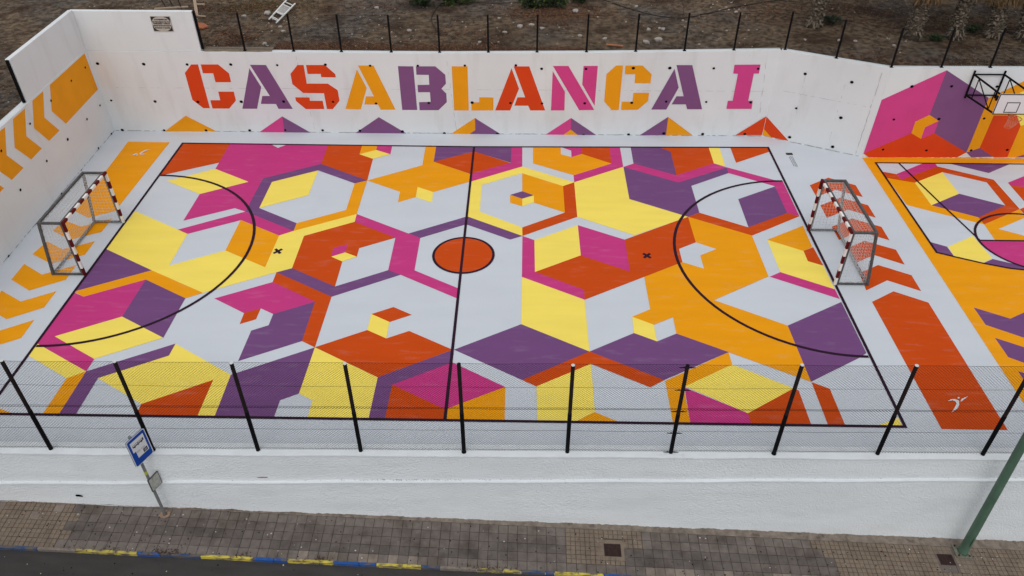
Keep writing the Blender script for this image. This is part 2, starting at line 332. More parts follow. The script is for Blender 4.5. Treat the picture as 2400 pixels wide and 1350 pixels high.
# ---------------------------------------------------------------- materials
MATS = {}
def mat(name, col, rough=0.6, var=0.06, vscale=1.2, vlo=0.25, vhi=0.75, stretch=(1, 1, 1), scuff=0.0, scuff_col=(0.6, 0.6, 0.62), scuff_scale=2.0,
        scuff_stretch=(1, 1, 1), scuff_thr=0.6, bump=0.0, bscale=30.0, bdetail=3.0, bdist=0.02, spec=0.3, metal=0.0,
        dots=0.0, dots_scale=9.0, dots_col=(0.08, 0.07, 0.07), dots_thr=0.1, col2=None, c2scale=0.5, c2lo=0.45, c2hi=0.6):
    if name in MATS:
        return MATS[name]
    m = bpy.data.materials.new(name); m.use_nodes = True
    nt = m.node_tree; N = nt.nodes; L = nt.links
    b = N['Principled BSDF']
    b.inputs['Roughness'].default_value = rough
    b.inputs['Specular IOR Level'].default_value = spec
    b.inputs['Metallic'].default_value = metal
    geo = N.new('ShaderNodeNewGeometry')
    def mapped(s):
        mp = N.new('ShaderNodeMapping'); mp.inputs['Scale'].default_value = s
        L.new(geo.outputs['Position'], mp.inputs['Vector']); return mp.outputs[0]
    def nz(vec, sc, det=4.0):
        n = N.new('ShaderNodeTexNoise'); n.inputs['Scale'].default_value = sc; n.inputs['Detail'].default_value = det
        L.new(vec, n.inputs['Vector']); return n.outputs['Fac']
    def mix(a, c, f):
        x = N.new('ShaderNodeMix'); x.data_type = 'RGBA'
        for s, v in ((x.inputs[6], a), (x.inputs[7], c)):
            if isinstance(v, tuple): s.default_value = (*v[:3], 1)
            else: L.new(v, s)
        if isinstance(f, float): x.inputs[0].default_value = f
        else: L.new(f, x.inputs[0])
        return x.outputs[2]
    def ramp(f, lo, hi, mx=1.0):
        r = N.new('ShaderNodeMapRange'); r.inputs[1].default_value = lo; r.inputs[2].default_value = hi
        r.inputs[3].default_value = 0.0; r.inputs[4].default_value = mx; L.new(f, r.inputs[0]); return r.outputs[0]
    cur = tuple(col)
    if col2 is not None:
        cur = mix(cur, tuple(col2), ramp(nz(geo.outputs['Position'], c2scale, 6), c2lo, c2hi))
    if var > 0:
        f = ramp(nz(mapped(stretch), vscale, 6), vlo, vhi)
        dark = N.new('ShaderNodeMix'); dark.data_type = 'RGBA'; dark.blend_type = 'MULTIPLY'; dark.inputs[0].default_value = 1.0
        if isinstance(cur, tuple): dark.inputs[6].default_value = (*cur, 1)
        else: L.new(cur, dark.inputs[6])
        g = N.new('ShaderNodeMapRange'); g.inputs[3].default_value = 1 - var; g.inputs[4].default_value = 1 + var
        L.new(f, g.inputs[0]); L.new(g.outputs[0], dark.inputs[7])
        cur = dark.outputs[2]
    if scuff > 0:
        cur = mix(cur, scuff_col, ramp(nz(mapped(scuff_stretch), scuff_scale, 6), scuff_thr, scuff_thr + 0.18, scuff))
    if dots > 0:
        v = N.new('ShaderNodeTexVoronoi'); v.inputs['Scale'].default_value = dots_scale
        L.new(geo.outputs['Position'], v.inputs['Vector'])
        cur = mix(cur, dots_col, ramp(v.outputs['Distance'], dots_thr, dots_thr * 0.5, dots))
    if isinstance(cur, tuple): b.inputs['Base Color'].default_value = (*cur, 1)
    else: L.new(cur, b.inputs['Base Color'])
    if bump > 0:
        bn = N.new('ShaderNodeBump'); bn.inputs['Strength'].default_value = bump; bn.inputs['Distance'].default_value = bdist
        L.new(nz(geo.outputs['Position'], bscale, bdetail), bn.inputs['Height']); L.new(bn.outputs[0], b.inputs['Normal'])
    MATS[name] = m
    return m

PC = {'R': (0.565, 0.066, 0.004), 'O': (0.82, 0.325, 0.004), 'Y': (0.91, 0.72, 0.125), 'M': (0.54, 0.042, 0.205),
      'P': (0.165, 0.067, 0.190), 'W': (0.575, 0.61, 0.655)}
def floor_mat(k):
    return mat('floor_paint_' + k, PC[k], rough=0.55, var=0.05, vscale=0.9, stretch=(0.5, 2.2, 1), scuff=0.07, scuff_scale=2.4,
               scuff_stretch=(0.5, 2.2, 1), scuff_thr=0.56, bump=0.04, bscale=60, spec=0.07,
               scuff_col=(0.62, 0.6, 0.62) if k != 'W' else (0.45, 0.46, 0.5))
WC = {k: tuple(min(0.9, c * 1.0) for c in v) for k, v in PC.items()}
WC['P'] = (0.205, 0.080, 0.205); WC['M'] = (0.62, 0.055, 0.235); WC['R'] = (0.66, 0.055, 0.006)
def wall_mat(k):
    return mat('wall_paint_' + k, WC[k], rough=0.7, var=0.05, vscale=1.5, bump=0.12, bscale=25, spec=0.2, dots=0.5, dots_scale=5.0, dots_thr=0.05)
M_FLOOR = mat('court_floor_white', PC['W'], rough=0.55, var=0.035, vscale=0.5, stretch=(0.5, 2, 1), scuff=0.2, scuff_col=(0.5, 0.52, 0.56),
              scuff_scale=0.8, scuff_thr=0.55, bump=0.03, bscale=50, spec=0.25)
M_LINE = mat('court_line_paint', (0.020, 0.004, 0.016), rough=0.6, var=0.2, vscale=3, spec=0.15)
M_WALL = mat('white_concrete', (0.70, 0.725, 0.735), rough=0.85, var=0.04, vscale=0.5, scuff=0.32, scuff_col=(0.55, 0.545, 0.53), scuff_scale=0.9,
             scuff_stretch=(2.2, 2.2, 0.5), scuff_thr=0.54, bump=0.16, bscale=22, spec=0.15, dots=0.75, dots_scale=4.5, dots_thr=0.045)
M_COPE = mat('white_coping', (0.70, 0.735, 0.755), rough=0.85, var=0.05, vscale=3, bump=0.3, bscale=40, spec=0.15, scuff=0.3, scuff_scale=6, scuff_col=(0.4, 0.38, 0.36), scuff_thr=0.62)
M_STUCCO = mat('white_stucco', (0.80, 0.835, 0.855), rough=0.9, var=0.05, vscale=1.1, stretch=(0.35, 1, 2.0), bump=0.7, bscale=20, bdetail=8, spec=0.1, bdist=0.045, scuff=0.35, scuff_scale=1.6, scuff_stretch=(0.5, 1, 1.4), scuff_col=(0.66, 0.68, 0.69), scuff_thr=0.52)
M_DARKHOLE = mat('hole_dark', (0.008, 0.007, 0.007), rough=1.0, var=0, spec=0.0)
M_BLACK = mat('black_steel', (0.006, 0.006, 0.007), rough=0.7, var=0.2, vscale=4, spec=0.08)
M_BROWNBLACK = mat('brown_black_steel', (0.021, 0.015, 0.015), rough=0.7, var=0.25, vscale=6, spec=0.08)
M_WIRE = mat('black_wire', (0.008, 0.008, 0.008), rough=0.8, var=0, spec=0.05)
M_CAP = mat('pale_post_cap', (0.6, 0.6, 0.6), rough=0.7, var=0.1, vscale=10)
M_GALV = mat('galvanised_steel', (0.085, 0.084, 0.083), rough=0.6, var=0.3, vscale=9, metal=0.0, spec=0.2, scuff=0.5, scuff_scale=14, scuff_col=(0.16, 0.16, 0.16), scuff_thr=0.54)
M_RED = mat('goal_red', (0.105, 0.004, 0.007), rough=0.6, var=0.2, vscale=9, spec=0.1)
M_GWHITE = mat('goal_white', (0.78, 0.76, 0.74), rough=0.5, var=0.06, vscale=6)
M_NET = mat('net_cord', (0.56, 0.56, 0.55), rough=0.9, var=0.1)
M_DIRT = mat('dirt', (0.120, 0.086, 0.058), rough=1.0, var=0.5, vscale=4.5, vlo=0.36, vhi=0.64, bump=1.0, bscale=12, bdetail=9, bdist=0.05, spec=0.05, col2=(0.092, 0.076, 0.063), c2scale=0.30,
             c2lo=0.47, c2hi=0.60, scuff=0.9, scuff_col=(0.042, 0.025, 0.017), scuff_scale=0.55, scuff_thr=0.50, dots=0.8, dots_scale=9, dots_thr=0.17, dots_col=(0.17, 0.155, 0.14))
M_ROAD = mat('asphalt', (0.050, 0.046, 0.044), rough=0.9, var=0.18, vscale=2.5, stretch=(0.4, 2, 1), bump=0.5, bscale=90, spec=0.2, dots=0.5, dots_scale=2.2, dots_thr=0.04, dots_col=(0.005, 0.005, 0.005))
TILES = [mat('tile_grey_brown', (0.140, 0.117, 0.104), col2=(0.095, 0.078, 0.068), c2scale=1.7, c2lo=0.48, c2hi=0.68, rough=0.9, var=0.22, vscale=5, bump=0.4, bscale=40, spec=0.1, scuff=0.35, scuff_scale=7, scuff_col=(0.26, 0.23, 0.205), scuff_thr=0.6),
         mat('tile_dark_grey', (0.124, 0.105, 0.096), col2=(0.082, 0.068, 0.062), c2scale=1.7, c2lo=0.48, c2hi=0.68, rough=0.9, var=0.22, vscale=5, bump=0.4, bscale=40, spec=0.1, scuff=0.3, scuff_scale=9, scuff_col=(0.22, 0.2, 0.19), scuff_thr=0.6),
         mat('tile_taupe', (0.166, 0.141, 0.125), col2=(0.112, 0.092, 0.078), c2scale=1.7, c2lo=0.48, c2hi=0.68, rough=0.9, var=0.2, vscale=6, bump=0.4, bscale=40, spec=0.1, scuff=0.35, scuff_scale=8, scuff_col=(0.10, 0.08, 0.07), scuff_thr=0.58),
         mat('tile_beige', (0.205, 0.160, 0.122), col2=(0.165, 0.128, 0.098), c2scale=1.7, c2lo=0.48, c2hi=0.68, rough=0.9, var=0.16, vscale=6, bump=0.35, bscale=40, spec=0.1, scuff=0.4, scuff_scale=8, scuff_col=(0.14, 0.11, 0.085), scuff_thr=0.58),
         mat('tile_pale', (0.237, 0.195, 0.164), col2=(0.15, 0.122, 0.10), c2scale=1.7, c2lo=0.48, c2hi=0.68, rough=0.9, var=0.2, vscale=6, bump=0.4, bscale=40, spec=0.1, scuff=0.5, scuff_scale=10, scuff_col=(0.14, 0.11, 0.09), scuff_thr=0.55)]
M_JOINT = mat('joint_grime', (0.086, 0.070, 0.059), rough=1, var=0.3, vscale=10)
M_KERB = mat('kerb_concrete', (0.20, 0.17, 0.145), rough=0.9, var=0.25, vscale=8, bump=0.5, bscale=35, spec=0.1, scuff=0.6, scuff_scale=9, scuff_col=(0.09, 0.07, 0.06), scuff_thr=0.55)
def kerb_paint(n, c, thr):
    return mat(n, c, rough=0.7, var=0.12, vscale=9, bump=0.4, bscale=30, spec=0.2, scuff=1.0, scuff_scale=10, scuff_stretch=(0.5, 1, 1.6), scuff_col=(0.12, 0.10, 0.085), scuff_thr=thr)
KERBM = {'y': kerb_paint('kerb_yellow', (0.55, 0.45, 0.07), 0.455), 'b': kerb_paint('kerb_blue', (0.018, 0.082, 0.29), 0.50),
         'Y': kerb_paint('kerb_yellow_worn', (0.46, 0.38, 0.08), 0.40), 'B': kerb_paint('kerb_blue_worn', (0.03, 0.07, 0.16), 0.39), 'g': M_KERB}
M_GREEN = mat('green_paint', (0.080, 0.145, 0.098), rough=0.55, var=0.25, vscale=3, stretch=(1, 1, 0.5), scuff=0.4, scuff_scale=5, scuff_col=(0.11, 0.19, 0.135), scuff_thr=0.55, bump=0.1, bscale=30,
              dots=0.9, dots_scale=1.3, dots_thr=0.05, dots_col=(0.45, 0.5, 0.4))
M_PLATE = mat('weathered_plate', (0.17, 0.165, 0.13), rough=0.8, var=0.3, vscale=12, scuff=0.4, scuff_scale=10, scuff_col=(0.09, 0.16, 0.1), scuff_thr=0.55)
M_RUST = mat('rusty_iron', (0.030, 0.014, 0.012), rough=0.8, var=0.35, vscale=14, bump=0.5, bscale=60, scuff=0.6, scuff_scale=18, scuff_col=(0.06, 0.03, 0.025), scuff_thr=0.6)

# ---------------------------------------------------------------- helpers
ORIG = {}                                 # world origin of every object that may become a parent
def tag(o, label=None, cat=None, group=None, kind=None):
    if label: o['label'] = label
    if cat: o['category'] = cat
    if group: o['group'] = group
    if kind: o['kind'] = kind
    return o
def empty(name, loc):
    o = bpy.data.objects.new(name, None); o.empty_display_size = 0.2; o.location = loc
    COL.objects.link(o); ORIG[o] = Vector(loc); return o

class MB:
    def __init__(s): s.v = []; s.f = []
    def add(s, vs, fs):
        n = len(s.v); s.v += [tuple(p) for p in vs]; s.f += [tuple(i + n for i in f) for f in fs]; return s
    def poly(s, pts): return s.add(pts, [tuple(range(len(pts)))])
    def box(s, lo, hi):
        x0, y0, z0 = lo; x1, y1, z1 = hi
        return s.add([(x0,y0,z0),(x1,y0,z0),(x1,y1,z0),(x0,y1,z0),(x0,y0,z1),(x1,y0,z1),(x1,y1,z1),(x0,y1,z1)],
                     [(0,3,2,1),(4,5,6,7),(0,1,5,4),(1,2,6,5),(2,3,7,6),(3,0,4,7)])
    def hexa(s, bot, top):
        """solid from a bottom ring and a top ring with the same count (rings counter-clockwise seen from above)"""
        n = len(bot)
        return s.add(list(bot) + list(top), [tuple(range(n - 1, -1, -1)), tuple(range(n, 2 * n))] +
                     [(i, (i + 1) % n, n + (i + 1) % n, n + i) for i in range(n)])
    def bar(s, a, b, r, n=6, r2=None, cap=True, up=None):
        a = Vector(a); b = Vector(b); d = (b - a)
        if d.length < 1e-6: return s
        d.normalize(); u = Vector(up) if up else (Vector((0, 0, 1)) if abs(d.z) < 0.9 else Vector((1, 0, 0)))
        p = d.cross(u).normalized(); q = d.cross(p); r2 = r if r2 is None else r2
        vs = []
        for c, rr in ((a, r), (b, r2)):
            for i in range(n):
                t = 2 * math.pi * (i + 0.5) / n
                vs.append(c + p * (rr * math.cos(t)) + q * (rr * math.sin(t)))
        fs = [(i, (i + 1) % n, n + (i + 1) % n, n + i) for i in range(n)]
        if cap: fs += [tuple(range(n - 1, -1, -1)), tuple(range(n, 2 * n))]
        return s.add(vs, fs)
    def sqbar(s, a, b, w, h=None, up=(0, 0, 1)):
        a = Vector(a); b = Vector(b); d = (b - a).normalized(); u = Vector(up)
        if abs(d.dot(u)) > 0.99: u = Vector((0, 1, 0))
        p = d.cross(u).normalized(); q = p.cross(d).normalized(); h = w if h is None else h
        ring = [(-w/2, -h/2), (w/2, -h/2), (w/2, h/2), (-w/2, h/2)]
        vs = [c + p * i + q * j for c in (a, b) for i, j in ring]
        return s.add(vs, [(3,2,1,0),(4,5,6,7)] + [(i, (i+1)%4, 4+(i+1)%4, 4+i) for i in range(4)])
    def tube(s, pts, rs, n=6):
        pts = [Vector(p) for p in pts]; m = len(pts)
        if not hasattr(rs, '__len__'): rs = [rs] * m
        vs = []; p = None
        for i, c in enumerate(pts):
            d = (pts[min(i + 1, m - 1)] - pts[max(i - 1, 0)]).normalized()
            if p is None:
                u = Vector((0, 0, 1)) if abs(d.z) < 0.9 else Vector((1, 0, 0)); p = d.cross(u).normalized()
            else:
                p = (p - d * p.dot(d)).normalized()
            q = d.cross(p)
            for k in range(n):
                t = 2 * math.pi * k / n; vs.append(c + p * (rs[i] * math.cos(t)) + q * (rs[i] * math.sin(t)))
        fs = [(i*n+k, i*n+(k+1)%n, (i+1)*n+(k+1)%n, (i+1)*n+k) for i in range(m - 1) for k in range(n)]
        fs += [tuple(range(n - 1, -1, -1)), tuple((m - 1) * n + k for k in range(n))]
        return s.add(vs, fs)
    def build(s, name, m, parent=None, origin=None, smooth=False):
        o0 = Vector(origin) if origin is not None else (Vector(s.v[0]) * 0 if parent is None else ORIG[parent])
        me = bpy.data.meshes.new(name)
        me.from_pydata([(p[0]-o0.x, p[1]-o0.y, p[2]-o0.z) for p in s.v], [], s.f)
        me.materials.append(m)
        if smooth:
            for p in me.polygons: p.use_smooth = True
        me.update()
        o = bpy.data.objects.new(name, me); COL.objects.link(o)
        if parent is not None:
            o.parent = parent; o.location = o0 - ORIG[parent]
        else:
            o.location = o0
        ORIG[o] = o0
        return o

def copy_tree(o, parent=None):
    kids = [c for c in bpy.data.objects if c.parent is o]
    c = o.copy(); COL.objects.link(c); c.parent = parent
    for k in kids: copy_tree(k, c)
    return c

def bevel_mesh(o, w, seg=1):
    bm = bmesh.new(); bm.from_mesh(o.data)
    bmesh.ops.bevel(bm, geom=bm.edges[:], offset=w, segments=seg, affect='EDGES', profile=0.6)
    bm.to_mesh(o.data); bm.free()

# ---------------------------------------------------------------- court floor and its paint
LAY = 0.0006
floor = MB().box((-15.6, -0.95, -0.3), (30.0, 16.4, 0.0)).build('court_floor', M_FLOOR)
tag(floor, kind='structure')
PATCHNAME = {'R': 'red_patch', 'O': 'orange_patch', 'Y': 'yellow_patch', 'M': 'magenta_patch', 'P': 'purple_patch', 'W': 'white_patch'}
for c, l, pts in COURT_PAINT:
    z = 0.004 + l * LAY
    MB().poly([(x, y, z) for x, y in pts]).build(PATCHNAME[c], floor_mat(c), floor)
for c, l, pts in COURT2_PAINT:
    z = 0.004 + l * LAY
    MB().poly([(x, y, z) for x, y in pts]).build(PATCHNAME[c], floor_mat(c), floor)
for c, l, pts in LOGO_PAINT:
    MB().poly([(x, y, 0.0185) for x, y in pts]).build('white_runner_mark', mat('logo_white', (0.7, 0.7, 0.7), var=0.05), floor)

zl = [0.0125]
def line_strip(pts, w, name='court_line', m=None, closed=False):
    """flat painted line with mitred corners"""
    zl[0] += 0.00025; z = zl[0]
    P = [Vector((x, y)) for x, y in pts]; n = len(P); L_ = []; R_ = []
    for i in range(n):
        a = P[(i - 1) % n] if (closed or i > 0) else None
        b = P[(i + 1) % n] if (closed or i < n - 1) else None
        d1 = (P[i] - a).normalized() if a is not None else None
        d2 = (b - P[i]).normalized() if b is not None else None
        d1 = d1 if d1 is not None else d2; d2 = d2 if d2 is not None else d1
        n1 = Vector((-d1.y, d1.x)); n2 = Vector((-d2.y, d2.x)); mt = (n1 + n2).normalized(); k = w / 2 / max(0.3, mt.dot(n1))
        L_.append(P[i] + mt * k); R_.append(P[i] - mt * k)
    vs = [(p.x, p.y, z) for p in L_] + [(p.x, p.y, z) for p in R_]
    fs = []
    for i in range(n if closed else n - 1):
        j = (i + 1) % n; fs.append((n + i, n + j, j, i))
    return MB().add(vs, fs).build(name, m or M_LINE, floor)
LW = 0.088
# centre spot disc
MB().poly([(0.07 + 1.0 * math.cos(2*math.pi*i/64), 7.30 + 1.0 * math.sin(2*math.pi*i/64), 0.0122) for i in range(64)]).build('red_centre_disc', floor_mat('R'), floor)
line_strip([(-12.01, 0.0), (11.965, -0.01), (12.0, 14.96), (0.0, 14.80), (-12.01, 14.89)], LW, closed=True)
line_strip([(0.075, 0.04), (0.002, 14.76)], LW)
line_strip([(0.07 + 1.0 * math.cos(2*math.pi*i/64), 7.30 + 1.0 * math.sin(2*math.pi*i/64)) for i in range(64)], LW, closed=True)
line_strip([(-12.0 + 4.84 * math.sin(t), 7.45 + 4.84 * math.cos(t)) for t in [math.pi * (0.003 + 0.994 * i / 48) for i in range(49)]], 0.10)
line_strip([(11.95 - 4.80 * math.sin(t), 7.45 + 4.85 * math.cos(t)) for t in [math.pi * (0.003 + 0.994 * i / 48) for i in range(49)]], 0.10)
for cx, cy in ((-6.17, 7.39), (6.18, 7.36)):
    line_strip([(cx - 0.115, cy - 0.125), (cx + 0.115, cy + 0.125)], 0.095, 'penalty_cross')
    line_strip([(cx - 0.115, cy + 0.125), (cx + 0.115, cy - 0.125)], 0.095, 'penalty_cross')
# basketball half court
XC = 19.55
arc = [(15.9, 7.72), (16.39, 7.49), (17.18, 7.14), (17.92, 6.88), (18.6, 6.76), (XC, 6.70)]
out = [(15.95, 13.77)] + arc
out += [(2 * XC - x, y) for x, y in reversed(out[:-1])]
line_strip(out, 0.075, closed=True)
line_strip([(16.86, 13.73), (17.27, 10.9), (17.66, 8.50)], 0.07)
line_strip([(2*XC - 16.86, 13.73), (2*XC - 17.66, 8.50)], 0.07)
line_strip([(17.64, 8.46), (2*XC - 17.64, 8.46)], 0.07)
line_strip([(XC - 1.93 * math.cos(2*math.pi*i/56), 8.40 + 1.76 * math.sin(2*math.pi*i/56)) for i in range(56)], 0.085, closed=True)
# small black mark with three rows of tiny print beside the court
zb = 0.0045
MB().poly([(12.60, 14.53, zb), (12.59, 14.35, zb), (12.86, 14.35, zb), (12.86, 14.53, zb)]).build('black_mark', mat('print_black', (0.02, 0.02, 0.022), var=0.1), floor)
pr_ = MB()
for x, y0, y1 in ((12.662, 14.2, 13.49), (12.730, 14.25, 13.43), (12.787, 14.25, 13.43)):
    y = y0
    while y > y1:
        w = rnd.uniform(0.03, 0.09); pr_.poly([(x - 0.013, y - w, zb), (x + 0.013, y - w, zb), (x + 0.013, y, zb), (x - 0.013, y, zb)]); y -= w + rnd.uniform(0.008, 0.03)
pr_.build('small_print', mat('print_grey', (0.12, 0.12, 0.13), var=0.1), floor)

# ---------------------------------------------------------------- walls round the court
def wall_run(name, pts, thick, m, parent=None, origin=None):
    """wall along a polyline: pts = (x, y, ztop) on the court-side face, court to the right of travel; thickness outward (left)"""
    P = [Vector((p[0], p[1])) for p in pts]; n = len(P); outp = []
    for i in range(n):
        d1 = (P[i] - P[max(i-1, 0)]) if i > 0 else (P[1] - P[0]); d2 = (P[min(i+1, n-1)] - P[i]) if i < n - 1 else d1
        d1 = d1.normalized(); d2 = d2.normalized(); n1 = Vector((-d1.y, d1.x)); n2 = Vector((-d2.y, d2.x)); mt = (n1 + n2).normalized()
        outp.append(P[i] + mt * (thick / max(0.4, mt.dot(n1))))
    b = MB(); z0 = [p[3] if len(p) > 3 else -0.25 for p in pts]
    vs = []
    for i in range(n):
        vs += [(P[i].x, P[i].y, z0[i]), (P[i].x, P[i].y, pts[i][2]), (outp[i].x, outp[i].y, pts[i][2]), (outp[i].x, outp[i].y, z0[i])]
    fs = [(3, 2, 1, 0), tuple(4 * (n - 1) + k for k in range(4))]
    for i in range(n - 1):
        a = 4 * i; c = a + 4
        fs += [(a + k, a + (k + 1) % 4, c + (k + 1) % 4, c + k) for k in range(4)]
    b.add(vs, fs)
    return b.build(name, m, parent, origin)
XB0, YB = -15.28, 15.93
OA = Vector((12.0, 15.95)); OB = Vector((15.62, 14.20)); OT = (OB - OA).normalized(); ON = Vector((-OT.y, OT.x))
LA = Vector((-15.28, 15.93)); LB = Vector((-15.03, 6.36)); LT = (LB - LA).normalized(); LN = Vector((-LT.y, LT.x))   # LN points into the court
YR = 14.22
def lpt(s, z, off=0.0): p = LA + LT * s + LN * off; return (p.x, p.y, z)
def opt(s, z, off=0.0): p = OA + OT * s - ON * off; return (p.x, p.y, z)
def bpt(s, z, off=0.0): return (s, YB - off, z)
def rpt(s, z, off=0.0): return (s, YR - off, z)

back_wall = wall_run('back_wall', [(-15.2795, YB, 3.475), (-10.7, YB, 3.475), (-2, YB, 3.47), (5, YB, 3.54), (12.0, 15.948, 3.69)], 0.27, M_WALL)
tag(back_wall, 'long white concrete wall with the big stencilled word across it', 'wall')
oblique_wall = wall_run('angled_wall', [(12.0012, 15.947, 3.692), (15.618, 14.219, 3.715)], 0.27, M_WALL)
tag(oblique_wall, 'short plain white concrete wall set at an angle, with round tie holes', 'wall')
right_wall = wall_run('mural_wall', [(15.62, YR, 3.715), (30.0, YR, 3.75)], 0.27, M_WALL)
tag(right_wall, 'white concrete wall with a pink and purple cube painted behind the basketball hoop', 'wall')
LE = LA + LT * 17.0
left_wall = wall_run('left_wall', [(LE.x, LE.y, 3.57), (LA.x - LT.x * 0.26, LA.y - LT.y * 0.26, 3.52)], 0.27, M_WALL)
tag(left_wall, 'white concrete side wall with orange arrow stripes behind the left goal', 'wall')

LETTERS = {'C1': 'C', 'A2': 'A', 'S3': 'S', 'A4': 'A', 'B5': 'B', 'L6': 'L', 'A7': 'A', 'N8': 'N', 'C9': 'C', 'Aa': 'A', 'Ib': 'I'}
CN = {'R': 'red', 'O': 'orange', 'P': 'purple', 'M': 'pink', 'Y': 'yellow'}
seen = {}
for c, l, pts in BACK_PAINT:
    seen.setdefault(c, []).append((l, pts))
for c, items in seen.items():
    b = MB()
    for l, pts in items:
        b.poly([bpt(s, z, 0.004 + l * LAY) for s, z in pts])
    if c[:2] in LETTERS:
        tag(b.build('painted_letter', wall_mat(c[2]), back_wall), label='%s stencil letter %s' % (CN[c[2]], LETTERS[c[:2]]))
    else:
        b.build('painted_triangle', wall_mat(c[2]), back_wall)
for c, l, pts in OBLIQUE_PAINT:
    MB().poly([opt(s, z, 0.004 + l * LAY) for s, z in pts]).build('painted_triangle', wall_mat(c), oblique_wall)
for c, l, pts in LEFT_PAINT:
    MB().poly([lpt(s, z, 0.004 + l * LAY) for s, z in pts]).build('painted_arrow', wall_mat(c), left_wall)
for c, l, pts in RIGHT_PAINT:
    MB().poly([rpt(s, z, 0.004 + l * LAY) for s, z in pts]).build('painted_facet', wall_mat(c), right_wall)
def holes(lst, fn, parent, rr=0.062):
    for s, z in lst:
        k = rr * rnd.uniform(0.8, 1.15); b = MB(); n = 12
        ring = [fn(s + k * math.cos(2*math.pi*i/n), z + k * 0.85 * math.sin(2*math.pi*i/n), 0.0105) for i in range(n)]
        b.poly(ring)
        b.build('tie_hole', M_DARKHOLE, parent)
holes(BACK_HOLES, bpt, back_wall); holes(OBLIQUE_HOLES, opt, oblique_wall); holes(RIGHT_HOLES, rpt, right_wall); holes(LEFT_HOLES, lpt, left_wall)
# fine shrinkage cracks and form joints, and painted seam shade at wall feet, as thin dark lines of their own
M_CRACK_SHADE = mat('crack_and_seam_shade', (0.30, 0.29, 0.28), rough=1, var=0.2)
def crack_and_seam_shade(fn, parent, a, b_, w=0.007, jag=0.012, keep=0.7):
    n = int(math.hypot(b_[0]-a[0], b_[1]-a[1]) / 0.12) + 2; m = MB(); prev = None
    for i in range(n):
        t = i / (n - 1); p = (a[0] + (b_[0]-a[0]) * t + rnd.uniform(-jag, jag), a[1] + (b_[1]-a[1]) * t + rnd.uniform(-jag, jag))
        if prev and rnd.random() < keep:
            d = Vector((p[0]-prev[0], p[1]-prev[1])).normalized(); nn = Vector((-d.y, d.x)) * w * rnd.uniform(0.3, 0.7)
            m.poly([fn(prev[0]-nn.x, prev[1]-nn.y, 0.0025), fn(p[0]-nn.x, p[1]-nn.y, 0.0025), fn(p[0]+nn.x, p[1]+nn.y, 0.0025), fn(prev[0]+nn.x, prev[1]+nn.y, 0.0025)])
        prev = p
    if m.v: m.build('crack_and_seam_shade', M_CRACK_SHADE, parent)
crack_and_seam_shade(bpt, back_wall, (-14.6, 1.95), (11.8, 2.0), 0.006, 0.004, 0.55)
for x in (-6.75, -0.8, 11.75): crack_and_seam_shade(bpt, back_wall, (x, 0.15), (x - 0.25, 3.3), 0.008, 0.012, 0.6)
crack_and_seam_shade(opt, oblique_wall, (0.3, 2.1), (3.9, 2.1), 0.006, 0.004, 0.55)
for s in (1.1, 2.6): crack_and_seam_shade(opt, oblique_wall, (s, 0.1), (s, 3.3), 0.005, 0.004, 0.4)
crack_and_seam_shade(opt, oblique_wall, (3.7, 0.1), (3.75, 3.5), 0.010, 0.015, 0.65)
crack_and_seam_shade(rpt, right_wall, (15.8, 2.0), (17.0, 2.0), 0.006, 0.004, 0.5)

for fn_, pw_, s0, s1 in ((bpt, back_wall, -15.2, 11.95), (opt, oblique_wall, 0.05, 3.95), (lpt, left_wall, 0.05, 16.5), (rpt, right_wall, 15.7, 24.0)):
    crack_and_seam_shade(fn_, pw_, (s0, 0.022), (s1, 0.022), 0.02, 0.006, 0.75)  # dark seam line at each wall foot, contact shade painted in as colour
# taller parapet panels on the left corner
def slab(name, a, b, z0, z1, thick, m, label, lean=0.0):
    """vertical slab whose court face runs from a to b (court on the right)"""
    a = Vector(a); b = Vector(b); d = (b - a).normalized(); nn = Vector((-d.y, d.x)) * thick
    o = MB().hexa([(a.x, a.y, z0), (b.x, b.y, z0), (b.x+nn.x, b.y+nn.y, z0), (a.x+nn.x, a.y+nn.y, z0)],
                  [(a.x, a.y, z1), (b.x, b.y, z1), (b.x+nn.x, b.y+nn.y, z1), (a.x+nn.x, a.y+nn.y, z1)]).build(name, m)
    bevel_mesh(o, 0.012)
    return tag(o, label, 'wall')
p0 = LA + LT * 4.78 - LN * 0.025; p1 = LA - LN * 0.025 + Vector((0, 0.03))
slab('parapet_panel', p0, p1, 3.5, 5.085, 0.17, M_WALL, 'raised white parapet on the side wall, left of the corner with the plaque')
plaque_wall = slab('parapet_panel', (p1.x - 0.17, 15.962), (-10.735, 15.962), 3.478, 5.05, 0.16, M_WALL, 'raised white parapet carrying the memorial plaque')

# memorial plaque
def text_mesh(txt, size, m, name, parent, place, align='CENTER', bold=0.0):
    """place(u, v) -> world point; text laid out about the origin"""
    cu = bpy.data.curves.new('txt', 'FONT'); cu.body = txt; cu.size = size; cu.align_x = align; cu.align_y = 'CENTER'; cu.resolution_u = 2; cu.offset = bold
    to = bpy.data.objects.new('txt', cu); COL.objects.link(to)
    dg = bpy.context.evaluated_depsgraph_get(); me = bpy.data.meshes.new_from_object(to.evaluated_get(dg))
    b = MB(); b.add([place(v.co.x, v.co.y) for v in me.vertices], [tuple(p.vertices) for p in me.polygons])
    bpy.data.objects.remove(to); bpy.data.curves.remove(cu); bpy.data.meshes.remove(me)
    return b.build(name, m, parent)
YPL = 15.962
plaque = MB().box((-12.375, YPL - 0.022, 4.275), (-11.60, YPL - 0.002, 4.868)).build('memorial_plaque', mat('plaque_stone', (0.44, 0.40, 0.355), rough=0.5, var=0.12, vscale=14, scuff=0.3, scuff_scale=9, scuff_col=(0.6, 0.57, 0.53)))
tag(plaque, 'small stone plaque with dark corner ornaments and black lettering', 'plaque')
